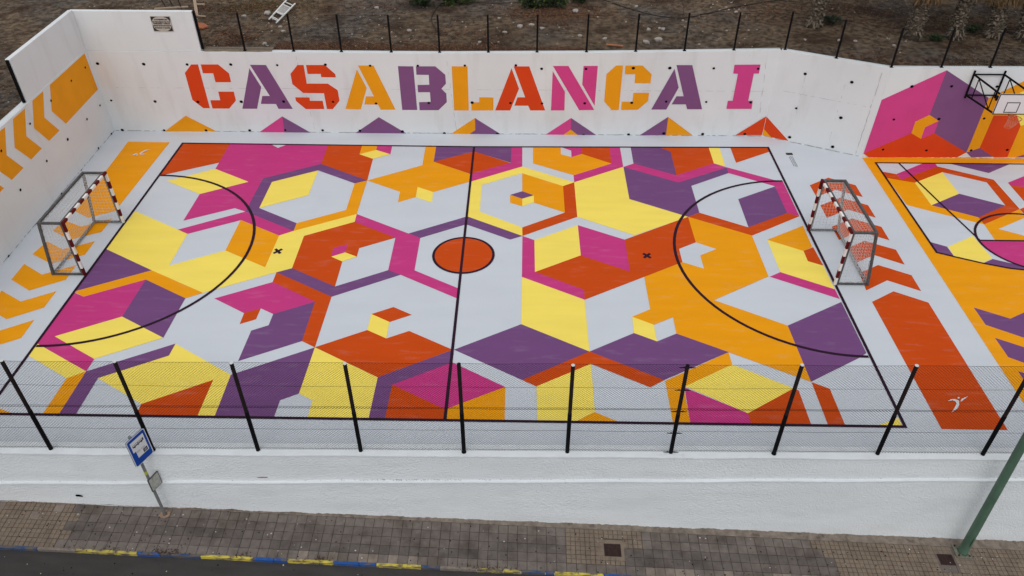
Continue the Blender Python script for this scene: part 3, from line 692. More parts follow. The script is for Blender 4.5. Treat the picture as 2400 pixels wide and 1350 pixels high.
M_INK = mat('plaque_ink', (0.02, 0.017, 0.015), rough=0.6, var=0)
pcx, pcz, pw, ph = -11.9875, 4.5715, 0.3875, 0.2965
for sx in (-1, 1):
    for sz in (-1, 1):
        ox, oz = pcx + sx * (pw - 0.02), pcz + sz * (ph - 0.02)
        pts = [(ox, oz), (ox - sx * 0.24, oz), (ox - sx * 0.14, oz - sz * 0.035), (ox - sx * 0.08, oz - sz * 0.08), (ox - sx * 0.035, oz - sz * 0.14), (ox, oz - sz * 0.21)]
        MB().poly([(x, YPL - 0.026, z) for x, z in pts]).build('corner_ornament', M_INK, plaque)
for i, (t, s, zz) in enumerate((('15 NOVIEMBRE 2007', 0.058, 0.165), ('EN RECUERDO DE TUS', 0.066, 0.075), ('FAMILIARES Y AMIGOS', 0.064, 0.008),
                                ('SIEMPRE LES RECORDAREMOS', 0.052, -0.072), ('ROSANA Y LIONEL', 0.070, -0.155))):
    tag(text_mesh(t, s, M_INK, 'lettering', plaque, lambda u, v, zz=zz: (pcx + u, YPL - 0.0265, pcz + zz + v), bold=0.0035), kind='stuff')

# ---------------------------------------------------------------- chain-link helper
def chain_link(parent, a, b, z0a, z0b, h, cw, ch, wr, name='chain_link', zig=0.0):
    """diamond wire mesh panel between two posts; real wires, one part per bay"""
    a = Vector(a); b = Vector(b); d = b - a; w = d.length; d.normalize(); nn = Vector((-d.y, d.x, 0))
    m = MB(); k = ch / cw
    def P(u, v, o): return (a.x + d.x*u + nn.x*o, a.y + d.y*u + nn.y*o, z0a + (z0b - z0a) * u / w + v)
    span = w + h / k
    n = int(span / cw) + 2
    for sgn in (1, -1):
        for i in range(n):
            u0 = i * cw - h / k
            # line v = k*(u-u0) clipped to the panel
            ua, ub = max(0.0, u0), min(w, u0 + h / k)
            if ub - ua < 0.01: continue
            va, vb = k * (ua - u0), k * (ub - u0)
            if sgn < 0: ua, ub = w - ua, w - ub
            off = 0.004 * sgn
            um = (ua + ub) / 2 + rnd.uniform(-0.5, 0.5) * zig; vm = (va + vb) / 2
            m.bar(P(ua, va, off), P(um, vm, off), wr, 3, cap=False)
            m.bar(P(um, vm, off), P(ub, vb, off), wr, 3, cap=False)
    o = m.build(name, M_WIRE, parent); o['kind'] = 'stuff'
    return o

# ---------------------------------------------------------------- near retaining wall and street fence
def ynear(x): return -1.255 + 0.0106 * x
XN0, XN1 = -16.5, 30.0
def zledge(x): return -0.845 + 0.0148 * x
def zwalk0(x): return -2.4134 - 0.05597 * x
near = empty('street_wall', (0, ynear(0), zwalk0(0)))
tag(near, 'long rough white rendered retaining wall between the court and the pavement', 'wall')
def near_prism(name, segs, m, bev=0.0):
    """segs: list of (front offset, back offset, zbottom fn, ztop fn)"""
    fo, bo, zb_, zt_ = segs; n = 40; b = MB(); vs = []
    for i in range(n + 1):
        x = XN0 + (XN1 - XN0) * i / n; y = ynear(x); wob = 0.006 * math.sin(x * 1.7) + 0.004 * math.sin(x * 4.1 + 1)
        vs += [(x, y - fo + wob, zb_(x)), (x, y - fo + wob, zt_(x) + wob), (x, y + bo, zt_(x) + wob), (x, y + bo, zb_(x))]
    fs = [(0, 1, 2, 3), tuple(4*n + k for k in (3, 2, 1, 0))]
    for i in range(n):
        a = 4 * i; c = a + 4; fs += [(a + (k + 1) % 4, a + k, c + k, c + (k + 1) % 4) for k in range(4)]
    return b.add(vs, fs).build(name, m, near)
near_prism('upper_wall', (0.0, 0.36, lambda x: zledge(x) - 0.2, lambda x: 0.055), M_STUCCO)
cop = near_prism('coping', (0.018, 0.37, lambda x: 0.058, lambda x: 0.10), M_COPE)
near_prism('ledge_moulding', (0.070, 0.05, lambda x: zledge(x) - 0.065, lambda x: zledge(x) - 0.02), M_COPE)
near_prism('lower_wall', (0.050, 0.30, lambda x: zwalk0(x) - 0.6, lambda x: zledge(x) - 0.067), M_STUCCO)
# dark hole and red scrape on the wall
hb = MB(); hx, hz = -9.40, -1.50
hb.poly([(hx + dx, ynear(hx) - 0.066, hz + dz) for dx, dz in ((-0.10, 0.0), (-0.08, -0.035), (0.0, -0.045), (0.09, -0.05), (0.085, -0.01), (0.05, 0.03), (0.0, 0.04), (-0.06, 0.045))]).build('drain_hole', M_DARKHOLE, near)
MB().poly([(-4.64 + u, ynear(-4.5) - 0.012, -0.77 + v) for u, v in ((0, -0.02), (0.10, -0.025), (0.28, -0.012), (0.27, 0.018), (0.12, 0.02), (0.02, 0.01))]).build('red_scrape', mat('red_scrape', (0.42, 0.16, 0.14), var=0.4, vscale=30), near)

fl_ = MB()
for i in range(170):
    x = rnd.gauss(-0.6, 1.3) if i < 130 else rnd.uniform(-11, 15); z = zledge(x) + rnd.uniform(0.0, 0.035); r = rnd.uniform(0.004, 0.014); y = ynear(x) - 0.012
    fl_.poly([(x - r * 1.6, y, z), (x, y, z - r * 0.6), (x + r * 1.6, y, z), (x, y, z + r * 0.6)])
tag(fl_.build('dark_flecks', mat('fleck', (0.22, 0.21, 0.2), var=0.3), near), kind='stuff')
for x in (-1.9, 0.62, 3.2, 9.75):
    MB().poly([(x - 0.004, ynear(x) - 0.083, zledge(x) - 0.066), (x + 0.004, ynear(x) - 0.083, zledge(x) - 0.066), (x + 0.006, ynear(x) - 0.083, zledge(x) - 0.02), (x - 0.002, ynear(x) - 0.083, zledge(x) - 0.02)]).build('ledge_joint', M_CRACK_SHADE, near)
POSTX = [-14.75, -12.19, -9.62, -7.08, -4.46, -1.91, 0.65, 3.21, 5.77, 8.32, 10.87, 13.46, 16.02, 18.6, 21.15, 23.7]
POSTY = [ynear(x) + 0.125 for x in POSTX]
sf = empty('street_fence', (0.65, ynear(0.65) + 0.125, 0.10))
tag(sf, 'tall black chain-link fence on top of the street wall, between court and camera', 'fence')
for i, (x, y) in enumerate(zip(POSTX, POSTY)):
    zt = 3.12 + rnd.uniform(-0.02, 0.03); strain = abs(x - 5.77) < 0.1
    lo = MB().bar((x, y, 0.10), (x, y, 1.52), 0.051, 14).build('post', M_BLACK, sf, smooth=False)
    up = MB().bar((x, y, 1.525), (x, y, zt), 0.046, 14).build('post_extension', M_BROWNBLACK, sf)
    MB().bar((x, y, zt + 0.001), (x, y, zt + 0.012), 0.044, 14).build('post_cap', M_BLACK if strain or abs(x - 0.65) < 0.1 else M_CAP, up)
    MB().bar((x, y, 0.1005), (x, y, 0.13), 0.06, 14).build('foot_ring', M_COPE if i % 3 else M_BLACK, lo)
    if strain:
        for zc in (0.16, 0.86, 1.62, 2.34, 3.06):
            c = MB()
            for sg in (-1, 1):
                c.tube([(x + sg*0.04, y - 0.01, zc), (x + sg*0.09, y - 0.015, zc + 0.008), (x + sg*0.13, y - 0.01, zc - 0.005), (x + sg*0.19, y - 0.01, zc)], [0.014, 0.018, 0.012, 0.007], 6)
            c.build('wire_tensioner', M_BLACK, sf)
for i in range(len(POSTX) - 1):
    a = (POSTX[i] + 0.03, POSTY[i] + 0.03, 0); b = (POSTX[i+1] - 0.03, POSTY[i+1] + 0.03, 0)
    chain_link(sf, a, b, 0.125, 0.125, 1.55, 0.075, 0.068, 0.0025, zig=0.012)
    a = (POSTX[i] + 0.03, POSTY[i] + 0.045, 0); b = (POSTX[i+1] - 0.03, POSTY[i+1] + 0.045, 0)
    chain_link(sf, a, b, 1.60, 1.60, 1.50, 0.075, 0.068, 0.0025, zig=0.012)
for zc in (0.15, 0.86, 1.61, 1.66, 2.34, 3.095):
    sag = [(POSTX[i] + (POSTX[i+1]-POSTX[i]) * t, POSTY[i] + (POSTY[i+1]-POSTY[i]) * t + 0.055, zc - 0.03 * math.sin(math.pi * t) * rnd.random()) for i in range(len(POSTX)-1) for t in (0.0, 0.33, 0.66)]
    MB().tube(sag, 0.0045, 4).build('tension_wire', M_WIRE, sf)

# ---------------------------------------------------------------- fence along the back wall
bf = empty('hillside_fence', (0.6, 16.05, 3.49))
tag(bf, 'low black wire fence on top of the back wall, in front of the bare earth', 'fence')
BP = [(-10.69, 16.07, 3.53), (-9.02, 16.05, 3.50), (-7.09, 16.05, 3.485), (-5.20, 16.05, 3.475), (-3.23, 16.05, 3.47), (-1.32, 16.05, 3.472), (0.60, 16.05, 3.492), (2.51, 16.05, 3.515),
      (4.45, 16.05, 3.535), (6.37, 16.05, 3.57), (8.27, 16.05, 3.61), (10.19, 16.05, 3.65), (12.16, 16.03, 3.69), (13.88, 15.18, 3.70), (15.65, 14.32, 3.71),
      (17.50, 14.34, 3.72), (19.29, 14.34, 3.73), (21.1, 14.34, 3.735), (22.9, 14.34, 3.74), (24.7, 14.34, 3.745)]
for i, (x, y, z) in enumerate(BP):
    top = 5.03 if i == 0 else z + 1.47
    MB().bar((x, y, z + 0.001), (x, y, top), 0.038 if i else 0.055, 8).build('post', M_BLACK, bf)
    if i: MB().box((x - 0.06, y - 0.05, z + 0.0005), (x + 0.06, y + 0.05, z + 0.018)).build('base_plate', M_BLACK, bf)
for i in range(1, len(BP) - 1):
    a, b = BP[i], BP[i+1]
    dy = 0.02
    chain_link(bf, (a[0], a[1] + dy, 0), (b[0], b[1] + dy, 0), a[2] + 0.03, b[2] + 0.03, 1.40, 0.085, 0.075, 0.0018)
a = BP[0]; b = BP[1]
chain_link(bf, (a[0], a[1] + 0.02, 0), (b[0], b[1] + 0.02, 0), 3.53, 3.53, 1.40, 0.085, 0.075, 0.0018)
for zz in (0.05, 0.72, 1.42):
    MB().tube([(x, y + 0.025, z + zz) for x, y, z in BP], 0.004, 4).build('tension_wire', M_WIRE, bf)
# side fence on the left wall
lf = empty('side_fence', lpt(4.85, 3.56, -0.12))
tag(lf, 'wire fence ending against the raised panel on the left side wall', 'fence')
LP = [4.83, 6.75, 8.7, 10.6, 12.5, 14.4]
for i, s in enumerate(LP):
    x, y, z = lpt(s, 3.561, -0.11)
    MB().bar((x, y, z), (x, y, z + 1.5), 0.055 if i == 0 else 0.038, 8).build('post', M_BLACK, lf)
    if i:
        q = lpt(LP[i-1], 0, -0.13); r = lpt(s, 0, -0.13)
        chain_link(lf, q, r, 3.6, 3.6, 1.4, 0.085, 0.075, 0.0018)

# ---------------------------------------------------------------- bare earth behind the walls
def gz(x, y):
    v = Vector((x * 0.35, y * 0.35, 1.3)); w = Vector((x * 1.9, y * 1.9, 4.0))
    f = 3.44 + 0.05 * mnoise.noise(v) + 0.022 * mnoise.noise(w)
    if x > 9: f += min(0.20, (x - 9) * 0.035)
    return f
def back_edge(x):
    if x < 12.1: return 16.17
    if x < 15.75: return 16.17 + (x - 12.1) * (14.44 - 16.17) / 3.65
    return 14.44
gm = MB(); xs = [-60 + i * 2.5 for i in range(15)] + [-22.5 + i * 0.28 for i in range(171)] + [26 + i * 3 for i in range(13)]
ys = [0, .06, .15] + [0.3 * i for i in range(1, 34)] + [11, 13, 16, 20, 28, 40, 60]
vs = []
for x in xs:
    e = back_edge(x)
    for k, yy in enumerate(ys):
        y = e + yy; z = gz(x, y)
        vs.append((x, y, z - (0.02 if k == 0 else 0)))
ny = len(ys)
gm.add(vs, [(i*ny+j, (i+1)*ny+j, (i+1)*ny+j+1, i*ny+j+1) for i in range(len(xs)-1) for j in range(ny-1)])
vs = []; xl = [0, .06, .15] + [0.3 * i for i in range(1, 28)] + [10, 14, 20, 30, 45]; yl = [16.17 - 0.3 * i for i in range(80)]
for y in yl:
    ex = LA.x + (LA.y - y) * 0.02612 - 0.20
    for k, xx in enumerate(xl):
        vs.append((ex - xx, y, gz(ex - xx, y) - (0.02 if k == 0 else 0)))
nx = len(xl)
gm.add(vs, [(i*nx+j, (i+1)*nx+j, (i+1)*nx+j+1, i*nx+j+1)[::-1] for i in range(len(yl)-1) for j in range(nx-1)])
dirt = gm.build('bare_earth', M_DIRT, smooth=True); tag(dirt, kind='structure')
# soil spilled over the wall top next to the raised panel
sp = MB(); n = 26; vs = []
for i in range(n + 1):
    x = -10.70 + 2.75 * i / n; f = 16.0 + 0.045 * mnoise.noise(Vector((x * 3, 0, 0))) - 0.03 + (0.05 if i in (0, n) else 0)
    vs += [(x, f, 3.4785), (x, f + 0.07, 3.492), (x, 16.4, 3.505)]
sp.add(vs, [(3*i+k, 3*i+3+k, 3*i+4+k, 3*i+1+k) for i in range(n) for k in range(2)])
tag(sp.build('spilled_soil', mat('pale_soil', (0.20, 0.155, 0.115), rough=1, var=0.3, vscale=9, bump=0.6, bscale=30)), kind='structure')

def rock(m, c, r, seed, squash=0.6):
    rr = random.Random(seed); bm = bmesh.new(); bmesh.ops.create_icosphere(bm, subdivisions=1, radius=1)
    off = len(m.v); a = rr.uniform(0, 6.28); ca, sa = math.cos(a), math.sin(a); ex = rr.uniform(0.7, 1.3)
    for v in bm.verts:
        k = r * rr.uniform(0.75, 1.2); x, y, z = v.co.x * k * ex, v.co.y * k, v.co.z * k * squash
        m.v.append((c[0] + x * ca - y * sa, c[1] + x * sa + y * ca, c[2] + z))
    for f in bm.faces: m.f.append(tuple(off + v.index for v in f.verts))
    bm.free()
M_STONE = mat('pale_stone', (0.36, 0.325, 0.295), rough=0.95, var=0.2, vscale=12)
M_STONE2 = mat('grey_stone', (0.120, 0.102, 0.088), rough=0.95, var=0.3, vscale=6)
BIG = [(-9.28, 20.33, .17), (-8.45, 16.82, .14), (4.25, 20.98, .16), (6.94, 17.24, .17), (7.46, 17.54, .17), (7.82, 18.81, .12), (7.21, 18.74, .10), (4.29, 17.96, .10), (5.29, 17.70, .11), (1.82, 18.90, .13),
       (6.99, 21.59, .10), (11.25, 20.69, .11), (2.3, 19.1, .14), (2.75, 18.75, .11), (1.2, 18.3, .11), (-10.2, 20.0, .12), (-8.3, 18.7, .10), (-8.05, 18.25, .11), (8.6, 17.7, .15), (7.7, 18.9, .09),
       (14.6, 17.1, .10), (15.2, 17.0, .08), (16.6, 16.6, .07), (13.3, 17.3, .08), (-4.6, 21.2, .12), (0.2, 17.2, .09), (0.9, 19.9, .09), (11.4, 20.4, .09), (11.0, 21.0, .08), (-2.8, 18.4, .10)]
STONE_LABEL = {0: 'pale angular stone lying left of the white slatted frame', 1: 'pale stone close behind the wall near the soil spill', 2: 'whitish stone below the dense dark shrub',
               3: 'flat pale stone slab close behind the letter C of the second half', 4: 'brownish rough stone right of the flat slab', 12: 'elongated pale stone nearest the fence in the rubble left of centre',
               18: 'large grey boulder half sunk in the earth behind the last letter A', 11: 'pale stone beside the hose loop', 9: 'pale stone at the left end of the rubble strewn in the middle'}
rb = MB(); rb2 = MB(); rr = random.Random(3)
for i, (x, y, r) in enumerate(BIG):
    if i in STONE_LABEL:
        b = MB(); rock(b, (x, y, gz(x, y) + r * 0.25), r, 100 + i); o = b.build('loose_stone', M_STONE if i != 18 else M_STONE2, origin=(x, y, gz(x, y)))
        tag(o, STONE_LABEL[i], 'stone', 'loose stones on the bare earth')
    else:
        rock(rb, (x, y, gz(x, y) + r * 0.25), r, 100 + i)
# rubble and gravel
for i in range(15000):
    x = rr.uniform(-18, 25); y = back_edge(x) + 0.2 + 8.0 * rr.random()
    d1 = mnoise.noise(Vector((x * 0.4, y * 0.6, 9)))
    if rr.random() > 0.35 + 1.3 * d1 - (0.25 if x > 12 else 0): continue
    r = 0.011 + 0.045 * rr.random() ** 5
    rock(rb if rr.random() < 0.27 else rb2, (x, y, gz(x, y) + r * 0.2), r, i, 0.7)
for i in range(500):
    y = rr.uniform(0, 15.5); x = LA.x + (LA.y - y) * 0.026 - 0.3 - 5 * rr.random(); r = 0.012 + 0.035 * rr.random() ** 3
    rock(rb if rr.random() < 0.4 else rb2, (x, y, gz(x, y) + r * 0.2), r, i + 9000, 0.7)
tag(rb.build('pale_gravel', M_STONE), 'pale gravel and rubble strewn over the bare earth', kind='stuff')
tag(rb2.build('dark_gravel', M_STONE2), 'grey gravel strewn over the bare earth', kind='stuff')
# leaf litter: along the wall foot and in drifts
lt = MB(); lt2 = MB(); lt3 = MB()
def leaf(m, x, y, s):
    a = rr.uniform(0, 6.28); z = gz(x, y) + 0.012 + 0.03 * rr.random(); t = rr.uniform(-0.5, 0.5)
    ux, uy = math.cos(a), math.sin(a)
    m.poly([(x + ux*s, y + uy*s, z + t*s), (x - uy*s*0.45, y + ux*s*0.45, z), (x - ux*s, y - uy*s, z - t*s*0.3), (x + uy*s*0.45, y - ux*s*0.45, z + 0.01)])
for i in range(8200):
    x = rr.uniform(-8.0, 4.5); y = 16.22 + abs(rr.gauss(0, 0.42)) * (1.0 if x < 1 else 0.6)
    leaf(lt if rr.random() < 0.6 else lt2, x, y, rr.uniform(0.025, 0.055))
for cx, cy, sx, sy, n in ((-10.2, 17.5, 0.9, 0.9, 900), (-9.6, 21.2, 1.3, 0.6, 2600), (-11.3, 20.2, 1.0, 1.2, 500), (2.9, 19.6, 1.0, 0.7, 900), (3.6, 20.7, 1.4, 0.5, 2200), (-0.6, 18.2, 1.0, 0.5, 400), (-4.2, 21.4, 2.0, 0.5, 700),
                          (13.5, 20.6, 2.0, 1.0, 1500), (17.0, 20.0, 2.5, 1.2, 2200), (20.5, 18.8, 1.8, 0.9, 1800), (15.5, 15.5, 1.0, 0.3, 300), (19, 15.0, 2.5, 0.3, 900), (8.6, 22, 1.0, 0.5, 200), (-18, 13, 1.5, 3, 700), (-16.6, 9, 0.8, 2, 500)):
    for i in range(n):
        x = rr.gauss(cx, sx); y = rr.gauss(cy, sy)
        if y < back_edge(x) + 0.05 and x > LA.x - 0.1: continue
        if x < LA.x + 0.3 and x > LA.x + (LA.y - y) * 0.026 - 0.35: continue
        leaf(lt3 if (cx, cy) == (-9.6, 21.2) and rr.random() < 0.5 else lt2 if cx > 16 and rr.random() < 0.6 else lt if rr.random() < 0.6 else lt2, x, y, rr.uniform(0.025, 0.06))
tag(lt.build('leaf_litter', mat('dead_leaf', (0.19, 0.088, 0.044), rough=0.9, var=0.4, vscale=20)), 'rust brown dead leaves drifted behind the back wall', kind='stuff')
tag(lt2.build('leaf_litter', mat('dead_leaf_dark', (0.060, 0.027, 0.016), rough=0.9, var=0.4, vscale=20)), 'dark dead leaves drifted behind the back wall', kind='stuff')

tag(lt3.build('dry_ground_cover', mat('olive_scrub', (0.085, 0.075, 0.022), rough=0.9, var=0.4, vscale=12)), 'olive and ochre ground cover left of the white slatted frame', kind='stuff')
# discarded white slatted frame
M_WPAINT = mat('white_enamel', (0.75, 0.74, 0.72), rough=0.5, var=0.08, vscale=10)
fa, fb_, fc, fd = Vector((-8.95, 19.50)), Vector((-8.53, 19.08)), Vector((-8.22, 21.12)), Vector((-8.72, 21.62))
fr = empty('discarded_frame', (-8.6, 20.3, gz(-8.6, 20.3)))
tag(fr, 'white slatted cot side lying on the bare earth', 'frame')
def fp(u, v, dz=0.0):
    a = fa.lerp(fb_, u); b = fd.lerp(fc, u); p = a.lerp(b, v); return (p.x, p.y, gz(-8.6, 20.3) + 0.09 + dz + 0.10 * v)
for u in (0.0, 1.0): MB().sqbar(fp(u, -0.02), fp(u, 1.02), 0.05, 0.04).build('rail', M_WPAINT, fr)
for v in (0.07, 0.12, 0.36, 0.40, 0.90): MB().sqbar(fp(0.02, v, 0.005), fp(0.98, v, 0.005), 0.032, 0.03).build('crossbar', M_WPAINT, fr)
MB().sqbar(fp(0.05, 0.77), fp(0.95, 0.77), 0.04, 0.03).build('crossbar', M_WPAINT, fr)
for k in range(9): 
    v = 0.44 + 0.035 * k; MB().sqbar(fp(0.03, v), fp(0.97, v), 0.016, 0.016).build('slat', M_WPAINT, fr)
# boards, broken tile, canes, hose
M_WOOD = mat('raw_timber', (0.36, 0.26, 0.18), rough=0.8, var=0.2, vscale=8, stretch=(6, 1, 1))
def board(a, b, w, t, lab, m=M_WOOD):
    za, zb2 = gz(*a) + 0.05, gz(*b) + 0.05
    o = MB().sqbar((a[0], a[1], za), (b[0], b[1], zb2), w, t).build('timber_board', m, origin=((a[0]+b[0])/2, (a[1]+b[1])/2, (za+zb2)/2 - 0.02)); return tag(o, lab, 'board')
board((-13.2, 22.4), (-12.26, 20.0), 0.13, 0.05, 'long pale timber board lying behind the plaque wall')
board((-14.4, 20.75), (-13.0, 21.05), 0.10, 0.05, 'yellowish timber batten lying across behind the plaque wall')
board((-12.75, 21.35), (-12.35, 21.35), 0.10, 0.05, 'short timber offcut beside the long pale board')
board((-12.26, 19.98), (-11.85, 19.92), 0.08, 0.04, 'short timber scrap at the foot of the long pale board')
board((5.30, 16.95), (5.95, 16.80), 0.07, 0.04, 'splintered orange wood scrap just behind the back wall', mat('orange_wood', (0.45, 0.17, 0.07), var=0.2))
tl = MB().hexa([(-11.95, 18.95, 3.47), (-11.85, 18.45, 3.47), (-11.45, 18.40, 3.47), (-11.30, 18.60, 3.47), (-11.55, 18.85, 3.47)], [(-11.95, 18.95, 3.56), (-11.85, 18.45, 3.53), (-11.45, 18.40, 3.52), (-11.30, 18.60, 3.53), (-11.55, 18.85, 3.56)]).build('broken_tile', mat('terracotta', (0.36, 0.12, 0.055), rough=0.85, var=0.2, vscale=9), origin=(-11.6, 18.65, 3.47))
tag(tl, 'broken piece of orange terracotta beside the end post', 'tile')
for i, (a, b) in enumerate((((-14.7, 22.1), (-13.95, 20.95)), ((-14.3, 22.2), (-13.62, 20.95)), ((-13.75, 22.1), (-13.28, 20.95)))):
    MB_ = MB().tube([(b[0], b[1], gz(*b)), ((a[0]+b[0])/2, (a[1]+b[1])/2 - 0.25, gz(*b) + 0.55), (a[0] + 0.2, a[1] - 0.55, gz(*b) + 1.25)], [0.03, 0.025, 0.015], 6)
    tag(MB_.build('thin_stem', mat('dark_bark', (0.022, 0.018, 0.014), rough=0.9, var=0.3), origin=(b[0], b[1], gz(*b))), ('leftmost of three thin dark stems behind the plaque wall', 'middle of three thin dark stems behind the plaque wall', 'rightmost of three thin dark stems behind the plaque wall')[i], 'stem', 'bare stems behind the plaque wall')
M_HOSE = mat('black_hose', (0.012, 0.011, 0.011), rough=0.6, var=0)
def hose(pts, r, lab):
    P = [Vector((x, y, gz(x, y) + r * 1.2)) for x, y in pts]; outp = []
    for i in range(len(P) - 1):
        p0, p1, p2, p3 = P[max(i-1, 0)], P[i], P[i+1], P[min(i+2, len(P)-1)]
        for k in range(6):
            t = k / 6; q = 0.5 * ((2*p1) + (p2-p0)*t + (2*p0-5*p1+4*p2-p3)*t*t + (3*p1-p0-3*p2+p3)*t*t*t); q.z = gz(q.x, q.y) + r * 1.3; outp.append(q)
    outp.append(P[-1])
    tag(MB().tube(outp, r, 6).build('irrigation_hose', M_HOSE), lab, 'hose')
hose([(4.6, 23.6), (5.69, 22.43), (6.7, 21.3), (7.78, 20.43), (8.91, 20.18), (10.16, 20.67), (11.39, 21.38), (12.97, 21.98), (14.5, 22.3), (16.5, 22.4)], 0.018, 'black hose curving in a shallow loop over the earth behind the last letters')
hose([(9.15, 22.6), (9.11, 21.63), (8.88, 20.25)], 0.014, 'short black hose branch joining the shallow loop from behind')
hose([(4.0, 22.1), (1.42, 21.99), (-0.68, 21.96), (-1.70, 21.87), (-2.0, 20.46), (-1.96, 19.40), (-1.61, 18.28), (-1.43, 17.8)], 0.016, 'thin black hose running from the shrubs towards the back wall')
hose([(17.6, 17.0), (18.3, 17.15), (19.0, 17.75), (20.2, 17.9), (21.6, 18.1), (23, 18.2)], 0.016, 'black hose threading between the palm trunks')

# ---------------------------------------------------------------- shrubs
def shrub(loc, rx, ry, rz, n, label, mats, seed, ls=0.06):
    rr_ = random.Random(seed); x0, y0 = loc; z0 = gz(x0, y0)
    root = empty('shrub', (x0, y0, z0)); tag(root, label, 'shrub')
    st = MB()
    for k in range(9):
        a = rr_.uniform(0, 6.28); e = (x0 + rx * 0.7 * math.cos(a), y0 + ry * 0.7 * math.sin(a), z0 + rz * rr_.uniform(0.5, 1.1))
        st.tube([(x0 + 0.05*math.cos(a), y0 + 0.05*math.sin(a), z0 - 0.03), ((x0+e[0])/2 + rr_.uniform(-.1, .1), (y0+e[1])/2, z0 + rz * 0.4), e], [0.022, 0.014, 0.006], 5)
    st.build('stems', mat('shrub_stem', (0.05, 0.035, 0.02), rough=0.9, var=0.2), root)
    ms = [MB() for _ in mats]
    clumps = [(rr_.gauss(0, 0.42), rr_.gauss(0, 0.45), rr_.uniform(0.25, 1.0), rr_.uniform(0.22, 0.4)) for _ in range(26)]
    for i in range(n):
        cx, cy, cz, cr = rr_.choice(clumps)
        v = Vector((rr_.gauss(0, 1), rr_.gauss(0, 1), rr_.gauss(0, 1))).normalized() * cr * rr_.uniform(0.5, 1.0)
        p = Vector((x0 + rx * (cx + v.x), y0 + ry * (cy + v.y), max(z0 + 0.02, z0 + rz * (cz + v.z))))
        u = Vector((rr_.gauss(0, 1), rr_.gauss(0, 1), rr_.gauss(0, .6))).normalized(); w = u.cross(Vector((rr_.gauss(0, 1), rr_.gauss(0, 1), 1))).normalized()
        s = ls * rr_.uniform(0.6, 1.3); ms[min(int(rr_.random() ** 1.3 * len(ms)), len(ms) - 1)].poly([p - u*s, p + w*s*0.45, p + u*s, p - w*s*0.45])
    for m_, mm in zip(ms, mats):
        if m_.v:
            o = m_.build('foliage', mm, root); o['kind'] = 'stuff'
G1 = mat('leaf_green', (0.035, 0.062, 0.016), rough=0.6, var=0.3, vscale=8); G2 = mat('leaf_dark', (0.016, 0.032, 0.012), rough=0.6, var=0.3, vscale=8); G3 = mat('leaf_lime', (0.085, 0.115, 0.025), rough=0.6, var=0.3, vscale=8)
shrub((-2.55, 21.45), 0.95, 0.75, 0.9, 5200, 'dark green leafy shrub at the top edge, left of the hose', [G2, G1], 1)
shrub((-1.25, 21.95), 0.8, 0.55, 0.6, 3000, 'bright lime green shrub beside the dark one', [G1, G3, G3], 2)
shrub((2.75, 21.5), 1.1, 0.8, 0.95, 5600, 'dense dark green shrub behind the middle of the word', [G2, G2, G1, G3], 3)
shrub((4.6, 22.2), 0.5, 0.4, 0.5, 1200, 'small dark shrub right of the dense one, at the top edge', [G2, G1], 4)
shrub((14.75, 18.9), 0.42, 0.3, 0.3, 800, 'small grey green weed at the foot of the leftmost palm', [mat('weed_grey', (0.05, 0.062, 0.035), var=0.3), G2], 5, 0.05)
shrub((18.45, 17.2), 0.3, 0.22, 0.22, 420, 'low dark weed between the second and third palms', [G2, G2, G1], 6, 0.05)
shrub((20.3, 18.1), 0.35, 0.3, 0.3, 500, 'low dark weed between the third and fourth palms', [G2, G1], 7, 0.05)
shrub((-17.2, 10.2), 0.5, 0.5, 0.3, 900, 'dry yellowish weed outside the left side wall', [mat('weed_dry', (0.15, 0.10, 0.03), var=0.4), G1], 8, 0.05)

